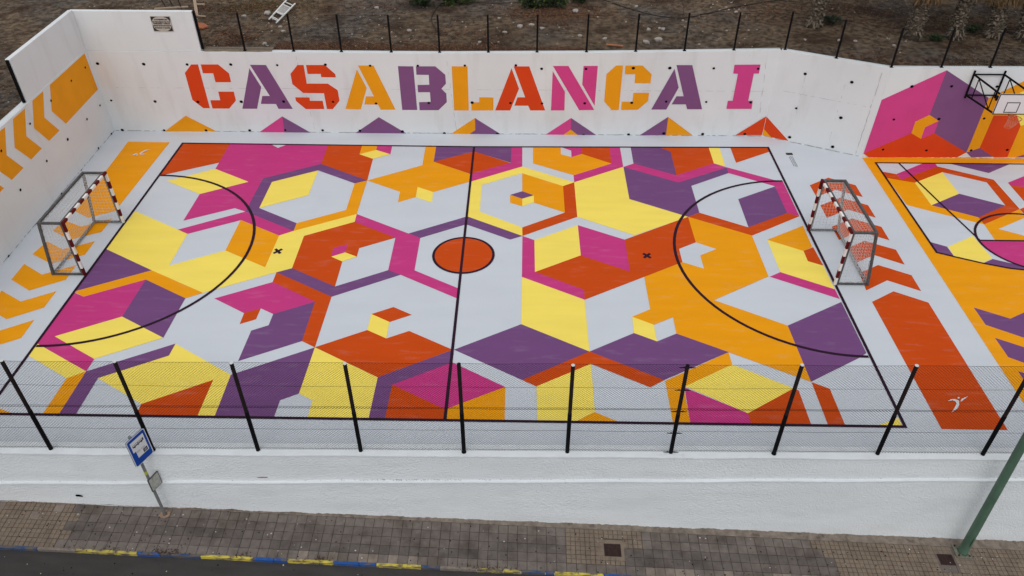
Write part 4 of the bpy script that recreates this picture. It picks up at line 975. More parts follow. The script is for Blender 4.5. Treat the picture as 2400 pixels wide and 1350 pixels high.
# ---------------------------------------------------------------- palms
M_BOOT = mat('palm_boot', (0.20, 0.165, 0.125), rough=0.95, var=0.35, vscale=14)
M_TRUNK = mat('palm_trunk', (0.075, 0.055, 0.04), rough=1, var=0.4, vscale=10, bump=0.8, bscale=25)
M_SKIRT = mat('dry_frond', (0.25, 0.15, 0.07), rough=0.9, var=0.35, vscale=6)
M_SKIRT2 = mat('dry_frond_dark', (0.13, 0.085, 0.045), rough=0.9, var=0.35, vscale=6)
M_FROND = mat('palm_frond', (0.045, 0.075, 0.022), rough=0.6, var=0.3, vscale=4)
def palm(x, y, tx, ty, r0, h, skirt_z, label, seed, skirt=True):
    q = random.Random(seed); z0 = gz(x, y)
    root = empty('palm_tree', (x, y, z0)); tag(root, label, 'palm', 'palms beyond the wire fence')
    def ax(t): return Vector((x + tx * t, y + ty * t, z0 - 0.05 + h * t))
    MB().tube([ax(i / 12) for i in range(13)], [r0 * (1.35 - 0.9 * min(t * 6, 0.45)) for t in [i / 12 for i in range(13)]], 12).build('trunk', M_TRUNK, root, smooth=True)
    bt = MB()
    for k in range(230):
        t = k / 230 * min(1.0, (skirt_z + 0.6 - z0) / h); a = k * 2.39996 + q.uniform(-.3, .3); c = ax(t)
        rr_ = r0 * (1.35 - 0.9 * min(t * 6, 0.45)); n = Vector((math.cos(a), math.sin(a), 0)); s = Vector((-n.y, n.x, 0))
        w = q.uniform(0.045, 0.09); ln = q.uniform(0.10, 0.26); dz = q.uniform(-0.10, 0.16) if t > 0.08 else q.uniform(-0.05, 0.05); o_ = q.uniform(0.07, 0.20)
        b0 = c + n * rr_ * 0.8; tip = b0 + n * o_ + Vector((0, 0, dz)) + s * q.uniform(-.08, .08); mid = b0 + n * o_ * 0.7 + Vector((0, 0, dz * 0.2 - ln * 0.2))
        bt.add([b0 - s*w, b0 + s*w, mid + s*w*0.8, mid - s*w*0.8, tip + s*w*0.35, tip - s*w*0.35, b0 + Vector((0, 0, -0.05)), mid + Vector((0, 0, -0.03))],
               [(0, 1, 2, 3), (3, 2, 4, 5), (0, 3, 7, 6), (1, 6, 7, 2)])
    for k in range(40):                               # shaggy dead bases at the foot
        a = q.uniform(0, 6.28); c = ax(q.uniform(0.02, 0.10)); n = Vector((math.cos(a), math.sin(a), 0)); s = Vector((-n.y, n.x, 0)); w = 0.03
        p0 = c + n * r0 * 1.1; p1 = p0 + n * q.uniform(.05, .16) + Vector((0, 0, -q.uniform(.1, .3))); p1.z = max(p1.z, z0 + 0.02)
        bt.add([p0 - s*w, p0 + s*w, p1 + s*w*.5, p1 - s*w*.5], [(0, 1, 2, 3)])
    o = bt.build('leaf_boots', M_BOOT, root); o['kind'] = 'stuff'
    for mm, nn in ((M_SKIRT, 800 if seed in (12, 14) else 260), (M_SKIRT2, 800)):
        sk = MB()
        for k in range(nn):
            a = q.uniform(0, 6.28); n = Vector((math.cos(a), math.sin(a), 0)); s = Vector((-n.y, n.x, 0)); zt = q.uniform(skirt_z + 0.6, z0 + h - 0.1); c = ax((zt - z0) / h)
            R_ = q.uniform(0.35, 0.95); zb_ = skirt_z + abs(q.gauss(0, 0.35)) + 0.25 * (R_ - 0.35); w = q.uniform(0.006, 0.018)
            p0 = c + n * r0; p1 = c + n * R_ * 0.8; p1.z = zt - 0.1; p2 = c + n * R_ + s * q.uniform(-.2, .2); p2.z = zb_
            sk.add([p0 - s*w, p0 + s*w, p1 + s*w, p1 - s*w, p2 + s*w*.4, p2 - s*w*.4], [(0, 1, 2, 3), (3, 2, 4, 5)])
        o = sk.build('dry_skirt', mm, root); o['kind'] = 'stuff'
    cr = MB(); top = ax(1.0)
    for k in range(46):
        a = k * 2.39996; el = R(80 - 80 * k / 46); n = Vector((math.cos(a), math.sin(a), 0)); s = Vector((-n.y, n.x, 0)); ln = 1.7
        pts = [top + n * (ln * t * math.cos(el)) + Vector((0, 0, ln * t * math.sin(el) - 0.55 * t * t)) for t in (0, .33, .66, 1.0)]
        for i in range(3): cr.add([pts[i] - s*0.02, pts[i] + s*0.02, pts[i+1] + s*0.015, pts[i+1] - s*0.015], [(0, 1, 2, 3)])
        hub = pts[-1]
        for j in range(15):
            b = R(-100 + 200 * j / 14); dv = (n * math.cos(b) + s * math.sin(b)) ; e = hub + dv * 1.0 + Vector((0, 0, -0.2)); wv = dv.cross(Vector((0, 0, 1))).normalized() * 0.05
            m_ = hub + dv * 0.4; cr.add([hub, m_ + wv, e, m_ - wv], [(0, 1, 2, 3)])
    o = cr.build('crown', M_FROND, root); o['kind'] = 'stuff'
palm(14.05, 18.75, 0.5, 0.6, 0.24, 4.6, 5.9, 'slim palm trunk standing alone left of the other palms', 11)
palm(17.60, 17.45, 0.5, 0.9, 0.27, 4.4, 4.84, 'palm with tawny skirt, second from the left, behind the purple cube peak', 12)
palm(19.32, 17.55, 0.5, 0.9, 0.25, 4.5, 5.0, 'palm with ragged trunk, third from the left', 13)
palm(20.98, 17.6, -0.3, 0.9, 0.26, 4.3, 4.76, 'palm with tawny skirt, fourth from the left, above the basketball hoop', 14)
palm(22.1, 17.4, -0.3, 0.9, 0.28, 4.3, 4.70, 'palm with grey trunk cut by the right edge of the picture', 15)
palm(23.9, 18.6, 0.3, 0.6, 0.2, 4.6, 5.0, 'palm just beyond the right edge', 16)

# ---------------------------------------------------------------- goals (handball size, 3 x 2 m, red and white)
def make_goal():
    """local frame: goal line along Y, mouth facing +X, posts at y = -1.52 and 1.52, rear towards -X"""
    g = empty('handball_goal', (0, 0, 0)); H = 2.0; Y = 1.52; w = 0.08
    gl = MB()
    def stripes(p0, p1, axis, n, first):
        a = Vector(p0); b = Vector(p1)
        for i in range(n):
            q0 = a.lerp(b, i / n); q1 = a.lerp(b, (i + 1) / n)
            lo = Vector((-0.030, -w/2, -w/2)); hi = Vector((w/2, w/2, w/2))
            if axis == 'z': bx = ((q0.x - 0.03, q0.y - w/2, q0.z), (q0.x + w/2, q0.y + w/2, q1.z))
            else: bx = ((q0.x - 0.03, q0.y, q0.z - w/2), (q0.x + w/2, q1.y, q0.z + w/2))
            MB().box(*bx).build('red_band' if (i + first) % 2 == 0 else 'white_band', M_RED if (i + first) % 2 == 0 else M_GWHITE, g)
    stripes((0, -Y, 0.005), (0, -Y, H - 0.04), 'z', 7, 0)
    stripes((0, Y, 0.005), (0, Y, H - 0.04), 'z', 7, 1)
    stripes((0, -Y - w/2, H + 0.0005), (0, Y + w/2, H + 0.0005), 'y', 11, 0)
    for s in (-1, 1):
        MB().box((-0.095, s*Y - 0.032, 0.004), (-0.0305, s*Y + 0.032, H + 0.03)).build('rear_profile', M_GALV, g)
    MB().box((-0.094, -Y + 0.033, H - 0.032), (-0.031, Y - 0.033, H + 0.034)).build('rear_profile', M_GALV, g)
    xb, xt = -1.02, -0.76
    for s in (-1, 1):
        MB().sqbar((-0.096, s*Y, 0.035), (xb, s*Y, 0.035), 0.05, 0.05).build('ground_bar', M_GALV, g)
        MB().sqbar((-0.096, s*Y, H - 0.01), (xt - 0.03, s*Y, H - 0.01), 0.07, 0.07).build('top_bar', M_GALV, g)
        MB().sqbar((xb - 0.01, s*Y, 0.01), (xt, s*Y, H - 0.042), 0.07, 0.07, up=(0, 1, 0)).build('rear_upright', M_GALV, g)
    MB().sqbar((xb - 0.002, -Y + 0.033, 0.035), (xb - 0.002, Y - 0.033, 0.035), 0.05, 0.05).build('ground_bar', M_GALV, g)
    MB().sqbar((xt, -Y + 0.033, H - 0.01), (xt, Y - 0.036, H - 0.01), 0.07, 0.07).build('top_bar', M_GALV, g)
    # net: two sides, roof and a sagging rear
    nt = MB(); r = 0.0044
    def grid(fn, nu, nv):
        for i in range(nu + 1):
            for j in range(nv): nt.bar(fn(i / nu, j / nv), fn(i / nu, (j + 1) / nv), r, 3, cap=False)
        for j in range(nv + 1):
            for i in range(nu): nt.bar(fn(i / nu, j / nv), fn((i + 1) / nu, j / nv), r, 3, cap=False)
    Hn = H - 0.06
    def side(s):
        def f(u, v):
            xr = xb + (xt - xb) * v; bulge = 0.06 * math.sin(math.pi * u) * math.sin(math.pi * v)
            return Vector((-0.06 + (xr + 0.06) * u, s * (Y - 0.05 - bulge), 0.05 + (Hn - 0.05) * v))
        return f
    grid(side(-1), 8, 16); grid(side(1), 8, 16)
    def rear(u, v):
        sag = 0.16 * math.sin(math.pi * u) ** 0.5 * (math.sin(math.pi * v) ** 0.8) if 0 < u < 1 and 0 < v < 1 else 0
        return Vector((xb + 0.06 + (xt - xb) * v + sag, -Y + 0.05 + (2 * Y - 0.1) * u, 0.06 + (Hn - 0.06) * v))
    grid(rear, 24, 16)
    def roof(u, v):
        sag = 0.14 * math.sin(math.pi * u) ** 0.6 * math.sin(math.pi * v) if 0 < u < 1 else 0
        return Vector((-0.06 + (xt + 0.06) * v, -Y + 0.05 + (2 * Y - 0.1) * u, Hn + 0.02 - sag))
    grid(roof, 24, 6)
    # bunched cord laced along the frame
    lc = MB()
    def lace(a, b, n):
        a = Vector(a); b = Vector(b); pts = [a.lerp(b, i / n) + Vector((rnd.uniform(-.02, .02), rnd.uniform(-.03, .03), rnd.uniform(-.03, .03))) for i in range(n + 1)]
        lc.tube(pts, 0.009, 4)
    for s in (-1, 1):
        lace((xb + 0.03, s*(Y - .04), 0.05), (xt + .03, s*(Y - .04), Hn), 30); lace((-0.1, s*(Y - .05), Hn), (xt, s*(Y - .05), Hn), 16); lace((-0.1, s*(Y-.04), .06), (xb, s*(Y-.04), .06), 14)
    lace((xt + .04, -Y + .05, Hn), (xt + .04, Y - .05, Hn), 50); lace((xb + .04, -Y + .05, .07), (xb + .04, Y - .05, .07), 50)
    o = nt.build('net', M_NET, g); o['kind'] = 'stuff'
    lc.build('net_lacing', mat('lacing_cord', (0.30, 0.30, 0.30), var=0.3, vscale=20), o)
    return g
goal = make_goal()
g2 = copy_tree(goal)
goal.location = (-12.05, 7.49, 0.0145); goal.rotation_euler = (0, 0, 0)
g2.location = (11.955, 7.43, 0.0145); g2.rotation_euler = (0, 0, math.pi)
tag(goal, 'red and white striped goal with net standing on orange arrows by the side wall', 'goal', 'red and white goals at the ends of the pitch')
tag(g2, 'red and white striped goal with net standing on red arrows next to the basketball court', 'goal', 'red and white goals at the ends of the pitch')

# ---------------------------------------------------------------- basketball hoop on the right wall
hp = empty('basketball_hoop', (19.57, YR, 2.65))
tag(hp, 'wall mounted basketball backboard with black lattice bracket and orange ring', 'basketball hoop')
YB1 = 12.62; xl, xr = 18.98, 20.18; zlo, zhi = 2.675, 3.455
WX = (18.71, 19.83); yw = YR - 0.03
for x in WX:
    MB().sqbar((x, yw, 2.58), (x, yw, 3.66), 0.055, 0.05).build('wall_upright', M_BLACK, hp)
for z in (3.52, 2.70):
    MB().sqbar((WX[0] + 0.03, yw - 0.005, z), (WX[1] - 0.03, yw - 0.005, z), 0.04, 0.04).build('cross_rail', M_BLACK, hp)
for k, x in enumerate(WX):
    xe = xl + 0.03 if k == 0 else xr - 0.03
    t0, t1 = Vector((x, yw - 0.03, 3.52)), Vector((xe, YB1 + 0.05, zhi - 0.03)); b0, b1 = Vector((x, yw - 0.03, 2.70)), Vector((xe, YB1 + 0.05, zlo + 0.03))
    MB().sqbar(t0, t1, 0.05, 0.05).build('top_arm', M_BLACK, hp); MB().sqbar(b0, b1, 0.05, 0.05).build('bottom_arm', M_BLACK, hp)
    for ta, tb in ((0.2, 0.2), (0.2, 0.82), (0.82, 0.82)):
        MB().sqbar(t0.lerp(t1, ta) - Vector((0, 0, .026)), b0.lerp(b1, tb) + Vector((0, 0, .026)), 0.028, 0.028).build('lattice_bar', M_BLACK, hp)
MB().box((xl - 0.06, YB1 + 0.055, zhi - 0.28), (xl + 0.07, YB1 + 0.10, zhi - 0.12)).build('hinge_block', M_BLACK, hp)
bd = MB().box((xl, YB1, zlo), (xr, YB1 + 0.03, zhi)).build('backboard', mat('board_white', (0.74, 0.70, 0.71), rough=0.4, var=0.04), hp)
xc = (xl + xr) / 2
def frame(x0, x1, z0, z1, w, y, name):
    m = MB()
    for bx in (((x0, y, z0), (x1, y + 0.004, z0 + w)), ((x0, y, z1 - w), (x1, y + 0.004, z1)), ((x0, y, z0 + w), (x0 + w, y + 0.004, z1 - w)), ((x1 - w, y, z0 + w), (x1, y + 0.004, z1 - w))): m.box(*bx)
    m.build(name, mat('board_line', (0.015, 0.013, 0.015), var=0), bd)
frame(xl - 0.004, xr + 0.004, zlo - 0.004, zhi + 0.004, 0.035, YB1 - 0.006, 'border_line')
frame(xc - 0.24, xc + 0.24, zlo + 0.07, zlo + 0.47, 0.028, YB1 - 0.006, 'target_square')
M_RIM = mat('rim_orange', (0.36, 0.10, 0.02), rough=0.5, var=0.1); rc = Vector((xc + 0.03, YB1 - 0.36, zlo + 0.03)); RR = 0.225
MB().tube([(rc.x + RR*math.cos(2*math.pi*i/32), rc.y + RR*math.sin(2*math.pi*i/32), rc.z) for i in range(33)], 0.011, 6).build('rim', M_RIM, hp)
MB().box((rc.x - 0.07, rc.y + RR, rc.z - 0.05), (rc.x + 0.07, YB1 - 0.007, rc.z + 0.012)).build('rim_bracket', M_RIM, hp)
nb = MB()
def np_(k, j):
    t = j / 6; a = 2 * math.pi * (k + 0.5 * (j % 2)) / 12; rr_ = RR * (1 - 0.5 * t ** 0.8); return (rc.x + rr_*math.cos(a) - 0.10 * t * t, rc.y + rr_*math.sin(a) + 0.05 * t, rc.z - 0.40 * t)
for j in range(6):
    for k in range(12):
        for kk in ((k, k - 1) if j % 2 == 0 else (k, k + 1)):
            nb.bar(np_(k, j), np_(kk, j + 1), 0.005, 3, cap=False)
o = nb.build('hoop_net', mat('orange_net', (0.62, 0.24, 0.15), var=0.1), hp); o['kind'] = 'stuff'

# ---------------------------------------------------------------- pavement, kerb and road (street falls to the right)
CROSS = 0.02
def zwalk(x, y): return zwalk0(x) + CROSS * (y + 1.27)
YK = -2.70
def slope_sheet(name, x0, x1, y0, y1, dz, m, kind='structure', nx=60):
    b = MB(); vs = []
    for i in range(nx + 1):
        x = x0 + (x1 - x0) * i / nx; vs += [(x, y0, zwalk(x, y0) + dz), (x, y1, zwalk(x, y1) + dz)]
    b.add(vs, [(2*i, 2*i+2, 2*i+3, 2*i+1) for i in range(nx)])
    return tag(b.build(name, m), kind=kind)
walk = slope_sheet('pavement', -40, 40, YK - 0.02, -0.95, -0.018, M_JOINT)
road = slope_sheet('road', -60, 60, -40, YK - 0.03, -0.105, M_ROAD)
PITCH = 0.2525; ROWP = 0.2565; Y0 = -1.41
tile_me = {}
def tile_mesh(mi, var):
    k = (mi, var)
    if k in tile_me: return tile_me[k]
    q = random.Random(mi * 7 + var); b = MB(); g = 0.004 + 0.004 * q.random(); hx, hy = PITCH/2 - g, ROWP/2 - g; c = 0.006
    lo = [(-hx, -hy), (hx, -hy), (hx, hy), (-hx, hy)]; hi = [(-hx+c, -hy+c), (hx-c, -hy+c), (hx-c, hy-c), (-hx+c, hy-c)]
    sk = lambda p: (p[0], p[1], -0.05597 * p[0] + CROSS * p[1])
    bot = [sk(p) for p in lo]; mid = [(x, y, z) for x, y, z in bot]; top = [(sk(p)[0], sk(p)[1], sk(p)[2] + 0.0) for p in hi]
    b.add([(x, y, z - 0.028) for x, y, z in bot] + [(x, y, z - 0.004) for x, y, z in mid] + top, [(i, (i+1)%4, 4+(i+1)%4, 4+i) for i in range(4)] + [(4+i, 4+(i+1)%4, 8+(i+1)%4, 8+i) for i in range(4)] + [(8, 9, 10, 11)])
    if mi == 3:                                   # scored into four
        b = MB()
        for ax_ in (-1, 1):
            for ay_ in (-1, 1):
                xs_ = sorted((ax_ * 0.003, ax_ * hx)); ys_ = sorted((ay_ * 0.003, ay_ * hy)); e = 0.004
                l4 = [(xs_[0], ys_[0]), (xs_[1], ys_[0]), (xs_[1], ys_[1]), (xs_[0], ys_[1])]; h4 = [(xs_[0]+e, ys_[0]+e), (xs_[1]-e, ys_[0]+e), (xs_[1]-e, ys_[1]-e), (xs_[0]+e, ys_[1]-e)]
                lo_ = [sk(p) for p in l4]; hi_ = [sk(p) for p in h4]
                b.add([(x, y, z - 0.012) for x, y, z in lo_] + hi_, [(i, (i+1)%4, 4+(i+1)%4, 4+i) for i in range(4)] + [(4, 5, 6, 7)])
    me = bpy.data.meshes.new('paving_tile'); me.from_pydata(b.v, [], b.f); me.materials.append(TILES[mi]); tile_me[k] = me; return me
tq = random.Random(21); cells = []
MAN = [(4.26, 4.70, -2.18, -1.82), (13.17, 13.57, -1.96, -1.645)]
def zone(x, row):
    n = mnoise.noise(Vector((x * 0.35, row * 0.8, 2))); 
    if x < -9.55 + 0.12 * (row % 2): return 3 if tq.random() < 0.85 else 4
    if 3.2 < x < 4.72 and row < 4 or (4.7 < x < 5.2 and row < 2): return 3
    if x > 10.1 - (0.35 if row == 0 else -0.25 * (row > 1)): return 3
    n += tq.gauss(0, 0.12)
    if row == 4: return 2 if n < 0.25 else 4
    if row == 0: return 2 if n > -0.2 else 0
    if row == 1: return 2 if n > 0.22 else 0
    return 0 if n > 0.05 else 1
for row in range(5):
    for i in range(-66, 96):
        x = (i + 0.5) * PITCH - 0.02; y = Y0 - (row + 0.5) * ROWP
        if any(a - 0.10 < x < b + 0.10 and c - 0.10 < y < d_ + 0.10 for a, b, c, d_ in MAN): 
            continue
        if 13.55 < x < 14.2 and y > -1.75: continue
        cells.append((x, y, zone(x, row), row))
cells.sort(key=lambda c: (c[0] - 2.07) ** 2 + (c[1] + 13.7) ** 2 + (zwalk(c[0], c[1]) - 15.3) ** 2)
rest = {}
for k, (x, y, mi, row) in enumerate(cells):
    dz = tq.uniform(-0.004, 0.004); me = tile_mesh(mi, tq.randrange(3)); ang = tq.gauss(0, 0.006)
    if k < 300:
        o = bpy.data.objects.new('paving_tile', me); COL.objects.link(o); o.parent = walk; o.location = (x, y, zwalk(x, y) + dz); o.rotation_euler = (tq.gauss(0, .006), tq.gauss(0, .006), ang)
    else:
        b = rest.setdefault(mi, MB()); b.add([(v.co.x + x, v.co.y + y, v.co.z + zwalk(x, y) + dz) for v in me.vertices], [tuple(p.vertices) for p in me.polygons])
for mi, b in rest.items():
    o = b.build('paving_tiles', TILES[mi], walk); o['kind'] = 'stuff'
# mortar strip along the foot of the wall, with ragged edge
ms = MB(); vs = []; n = 900
for i in range(n + 1):
    x = XN0 + (XN1 - XN0) * i / n; y0 = Y0 + 0.004; y1 = ynear(x) - 0.03; zz = 0.05 * max(-0.2, mnoise.noise(Vector((x * 1.9, 0, 5)))) + 0.03 * mnoise.noise(Vector((x * 9, 3, 0))) + 0.015 * mnoise.noise(Vector((x * 23, 3, 0)))
    vs += [(x, y0, zwalk(x, y0) - 0.005), (x, (y0 + y1) / 2, zwalk(x, y0) + 0.002), (x, ynear(x) - 0.066, zwalk(x, y1) + 0.02 + zz), (x, y1, zwalk(x, y1) + 0.022 + zz)]
ms.add(vs, [(4*i+k, 4*i+4+k, 4*i+5+k, 4*i+1+k) for i in range(n) for k in range(3)])
ms.build('mortar_fillet', mat('mortar_strip', (0.20, 0.165, 0.135), rough=0.95, var=0.35, vscale=6, bump=0.7, bscale=30, scuff=0.7, scuff_scale=5, scuff_col=(0.07, 0.055, 0.045), scuff_thr=0.55), walk)
# concrete surrounds, covers
def flat_box(name, x0, x1, y0, y1, dz, t, m, parent):
    lo = [(x0, y0), (x1, y0), (x1, y1), (x0, y1)]
    return MB().hexa([(x, y, zwalk(x, y) + dz - t) for x, y in lo], [(x, y, zwalk(x, y) + dz) for x, y in lo]).build(name, m, parent, origin=None if parent else ((x0+x1)/2, (y0+y1)/2, zwalk((x0+x1)/2, (y0+y1)/2)))
flat_box('concrete_patch', 12.95, 13.55, -2.18, -1.42, -0.006, 0.05, TILES[0], walk)
flat_box('concrete_patch', 13.56, 14.25, -2.18, -1.42, -0.0065, 0.05, TILES[0], walk)
flat_box('concrete_patch', 4.10, 4.86, -2.30, -1.70, -0.006, 0.05, TILES[3], walk)
for k, (a, b, c, d_) in enumerate(MAN):
    o = flat_box('access_cover', a, b, c, d_, 0.004, 0.03, M_RUST, None)
    tag(o, ('rusty square access cover among the beige tiles, mid pavement', 'rusty square access cover beside the green lamp post')[k], 'access cover')
    g = MB()
    for i in range(4):
        t = (i + 0.5) / 4; x = a + (b - a) * t; g.sqbar((x, c + .03, zwalk(x, c) + 0.006), (x, d_ - .03, zwalk(x, d_) + 0.006), 0.012, 0.006)
    g.build('tread_ribs', M_RUST, o)
# kerb stones: worn yellow and blue paint
KS = [(-16.0, 'g'), (-14.9, 'g'), (-13.8, 'g'), (-12.7, 'B'), (-11.95, 'g'), (-11.2, 'B'), (-10.0, 'g'), (-9.05, 'Y'), (-8.05, 'Y'), (-7.52, 'b'), (-6.95, 'B'), (-6.68, 'B'), (-5.95, 'y'), (-5.2, 'y'), (-4.63, 'b'), (-4.12, 'b'), (-3.78, 'y'), (-2.98, 'y'), (-2.62, 'b'), (-1.98, 'b'), (-1.55, 'y'), (-0.9, 'y'), (-0.42, 'B'),
      (0.05, 'g'), (0.55, 'g'), (0.98, 'Y'), (1.65, 'Y'), (2.10, 'B'), (2.72, 'b'), (2.95, 'y'), (3.55, 'y'), (4.20, 'b'), (4.85, 'b'), (5.45, 'y'), (6.1, 'y'), (6.7, 'b'), (7.3, 'B'), (7.9, 'Y'), (8.5, 'g'), (9.3, 'b'), (10.1, 'y'), (10.9, 'b'), (11.7, 'y'), (12.5, 'b'), (13.3, 'y'), (14.1, 'b'), (15, 'y'), (16, 'g'), (18, 'g'), (20, 'g')]
KL = {'g': 'bare', 'y': 'yellow', 'b': 'blue', 'Y': 'yellow', 'B': 'blue'}
kb_root = empty('kerb', (0, YK, zwalk0(0) - 0.13)); tag(kb_root, 'row of kerb stones with worn yellow and blue paint along the road', 'kerb')
for i in range(len(KS) - 1):
    x0, c = KS[i]; x1 = KS[i+1][0] - 0.008; x0 += 0.004; y0 = YK - 0.045 + tq.uniform(-.006, .006); y1 = YK + 0.012
    lo = [(x0, y0), (x1, y0), (x1, y1), (x0, y1)]; cc = 0.018; hi = [(x0 + .004, y0 + cc), (x1 - .004, y0 + cc), (x1 - .004, y1), (x0 + .004, y1)]; dz = tq.uniform(-.004, .006)
    b = MB(); B0 = [(x, y, zwalk(x, y) - 0.2) for x, y in lo]; B1 = [(x, y, zwalk(x, y) + dz - 0.018) for x, y in lo]; B2 = [(x, y, zwalk(x, y) + dz + 0.004) for x, y in hi]
    b.add(B0 + B1 + B2, [(k, (k+1)%4, 4+(k+1)%4, 4+k) for k in range(4)] + [(4+k, 4+(k+1)%4, 8+(k+1)%4, 8+k) for k in range(4)] + [(8, 9, 10, 11)])
    o = b.build('kerb_stone', KERBM[c], kb_root); tag(o, label='%s kerb stone' % {'g': 'bare grey', 'y': 'yellow painted', 'b': 'blue painted', 'Y': 'worn yellow', 'B': 'worn blue'}[c])
# grit, gum spots and litter on pavement and road
gr = MB(); gp = MB()
for i in range(420):
    x = tq.uniform(-14, 18); y = tq.uniform(-2.66, -1.42); r = tq.uniform(0.006, 0.022); n = 7; z = zwalk(x, y) + 0.005
    (gr if tq.random() < 0.75 else gp).poly([(x + r*math.cos(6.283*k/n)*tq.uniform(.7, 1.2), y + r*math.sin(6.283*k/n)*tq.uniform(.7, 1.2), z + 0.0) for k in range(n)])
for i in range(160):
    x = tq.uniform(-14, 8); y = tq.uniform(-4.2, -2.8); r = tq.uniform(0.006, 0.022); n = 6; z = zwalk(x, y) - 0.105 + 0.004
    (gr if tq.random() < 0.7 else gp).poly([(x + r*math.cos(6.283*k/n), y + r*math.sin(6.283*k/n), z) for k in range(n)])
tag(gr.build('gum_spots', M_DARKHOLE), 'dark gum and oil spots on pavement and road', kind='stuff')
tag(gp.build('paper_scraps', mat('scrap', (0.5, 0.48, 0.45), var=0.2)), 'small pale scraps on pavement and road', kind='stuff')
db = MB(); dq = random.Random(5)
for cx, cw, n in ((-6.85, 0.25, 90), (-2.95, 0.15, 40), (-4.9, 0.1, 20), (1.3, 0.4, 60), (-8.6, 0.5, 30)):
    for i in range(n):
        x = dq.gauss(cx, cw); y = YK + 0.03 + dq.gauss(0, 0.05); s = dq.uniform(.015, .035); a = dq.uniform(0, 6.28); z = zwalk(x, y) + 0.010 + dq.random() * .02
        db.poly([(x + s*math.cos(a), y + s*math.sin(a), z), (x - s*.4*math.sin(a), y + s*.4*math.cos(a), z + .006), (x - s*math.cos(a), y - s*math.sin(a), z + .004), (x + s*.4*math.sin(a), y - s*.4*math.cos(a), z)])
tag(db.build('kerb_leaves', mat('dead_leaf_dark', (0.06, 0.027, 0.016))), 'dry brown leaves caught along the kerb', kind='stuff')

# ---------------------------------------------------------------- bus stop sign
sx, sy = -7.24, -1.58; sz = zwalk(sx, sy)
bs = empty('bus_stop_sign', (sx, sy, sz)); tag(bs, 'blue bus stop sign on a grey pole standing on the pavement', 'sign')
M_POLE = mat('grey_pole', (0.17, 0.175, 0.175), rough=0.5, var=0.15, vscale=6)
MB().bar((sx, sy, sz - 0.05), (sx, sy, 1.03), 0.038, 14).build('pole', M_POLE, bs, smooth=False)
th = 1.15; hv = Vector((math.cos(th), math.sin(th), 0)); nv = Vector((math.sin(th), -math.cos(th), 0))
pc = Vector((-7.19, -1.505, 0.565)); pc = pc + nv * ((Vector((sx, sy, 0)) - Vector((pc.x, pc.y, 0))).dot(nv) + 0.052)
SW, SH = 0.56, 0.90
def sp_(u, v, o=0.0): q = pc + hv * u + nv * o; return (q.x, q.y, q.z + v)
def rrect(w, h, r, n=5):
    pts = []
    for cx, cy, a0 in ((w/2-r, h/2-r, 0), (-w/2+r, h/2-r, 90), (-w/2+r, -h/2+r, 180), (w/2-r, -h/2+r, 270)):
        for k in range(n + 1): a = R(a0 + 90 * k / n); pts.append((cx + r*math.cos(a), cy + r*math.sin(a)))
    return pts
def splate(name, w, h, r, o0, o1, m, parent, cu=0.0, cv=0.0):
    pts = rrect(w, h, r); n = len(pts)
    return MB().add([sp_(cu + u, cv + v, o0) for u, v in pts] + [sp_(cu + u, cv + v, o1) for u, v in pts],
                    [tuple(range(n - 1, -1, -1)), tuple(range(n, 2*n))] + [(i, (i+1)%n, n+(i+1)%n, n+i) for i in range(n)]).build(name, m, parent)
M_BLUE = mat('sign_blue', (0.006, 0.055, 0.34), rough=0.5, var=0.06, spec=0.15); M_SWHITE = mat('sign_white', (0.70, 0.70, 0.71), rough=0.4, var=0.03); M_SBLK = mat('sign_black', (0.015, 0.015, 0.017), var=0)
plate = splate('sign_plate', SW, SH, 0.06, -0.012, 0.012, mat('sign_edge', (0.10, 0.14, 0.22), var=0.1), bs)
splate('white_rim', SW - 0.005, SH - 0.005, 0.058, 0.0122, 0.0135, M_SWHITE, plate)
splate('blue_field', SW - 0.045, SH - 0.045, 0.045, 0.0137, 0.0150, M_BLUE, plate)
splate('bus_panel', 0.40, 0.33, 0.004, 0.0152, 0.0165, M_SWHITE, plate, 0.0, 0.175)
splate('route_panel', 0.33, 0.235, 0.004, 0.0152, 0.0164, M_SWHITE, plate, 0.035, -0.1085)
# articulated bus pictogram
def sp_poly(pts, o, m, name): return MB().poly([sp_(u, v, o) for u, v in pts]).build(name, m, plate)
by0 = 0.185
sp_poly([(-0.165, by0 - 0.035), (0.165, by0 - 0.035), (0.168, by0 + 0.045), (-0.16, by0 + 0.045)], 0.0168, M_SBLK, 'bus_pictogram')
for u0, u1 in ((-0.15, -0.105), (-0.098, -0.06), (-0.052, -0.02), (0.018, 0.05), (0.058, 0.095), (0.103, 0.13)):
    sp_poly([(u0, by0 + 0.0), (u1, by0 + 0.0), (u1, by0 + 0.036), (u0, by0 + 0.036)], 0.0172, M_SWHITE, 'bus_window')
sp_poly([(-0.012, by0 - 0.03), (0.012, by0 - 0.03), (0.012, by0 + 0.04), (-0.012, by0 + 0.04)], 0.0172, mat('sign_grey', (0.3, 0.3, 0.3), var=0), 'bus_bellows')
for u in (-0.11, 0.0, 0.10):
    sp_poly([(u + 0.022*math.cos(6.283*k/12), by0 - 0.04 + 0.022*math.sin(6.283*k/12)) for k in range(12)], 0.0170 if u == 0 else 0.0169, M_SBLK, 'bus_wheel')
M_PINK = mat('sign_magenta', (0.22, 0.02, 0.10), var=0)
text_mesh('025', 0.075, M_PINK, 'route_number', plate, lambda u, v: sp_(-0.065 + u, -0.045 + v, 0.0168))
text_mesh('026', 0.075, mat('sign_plum', (0.10, 0.04, 0.09), var=0), 'route_number', plate, lambda u, v: sp_(0.075 + u, -0.045 + v, 0.0168))
sp_poly([(0.05, -0.205), (0.175, -0.205), (0.175, -0.09), (0.05, -0.09)], 0.0168, M_SBLK, 'photo_square')
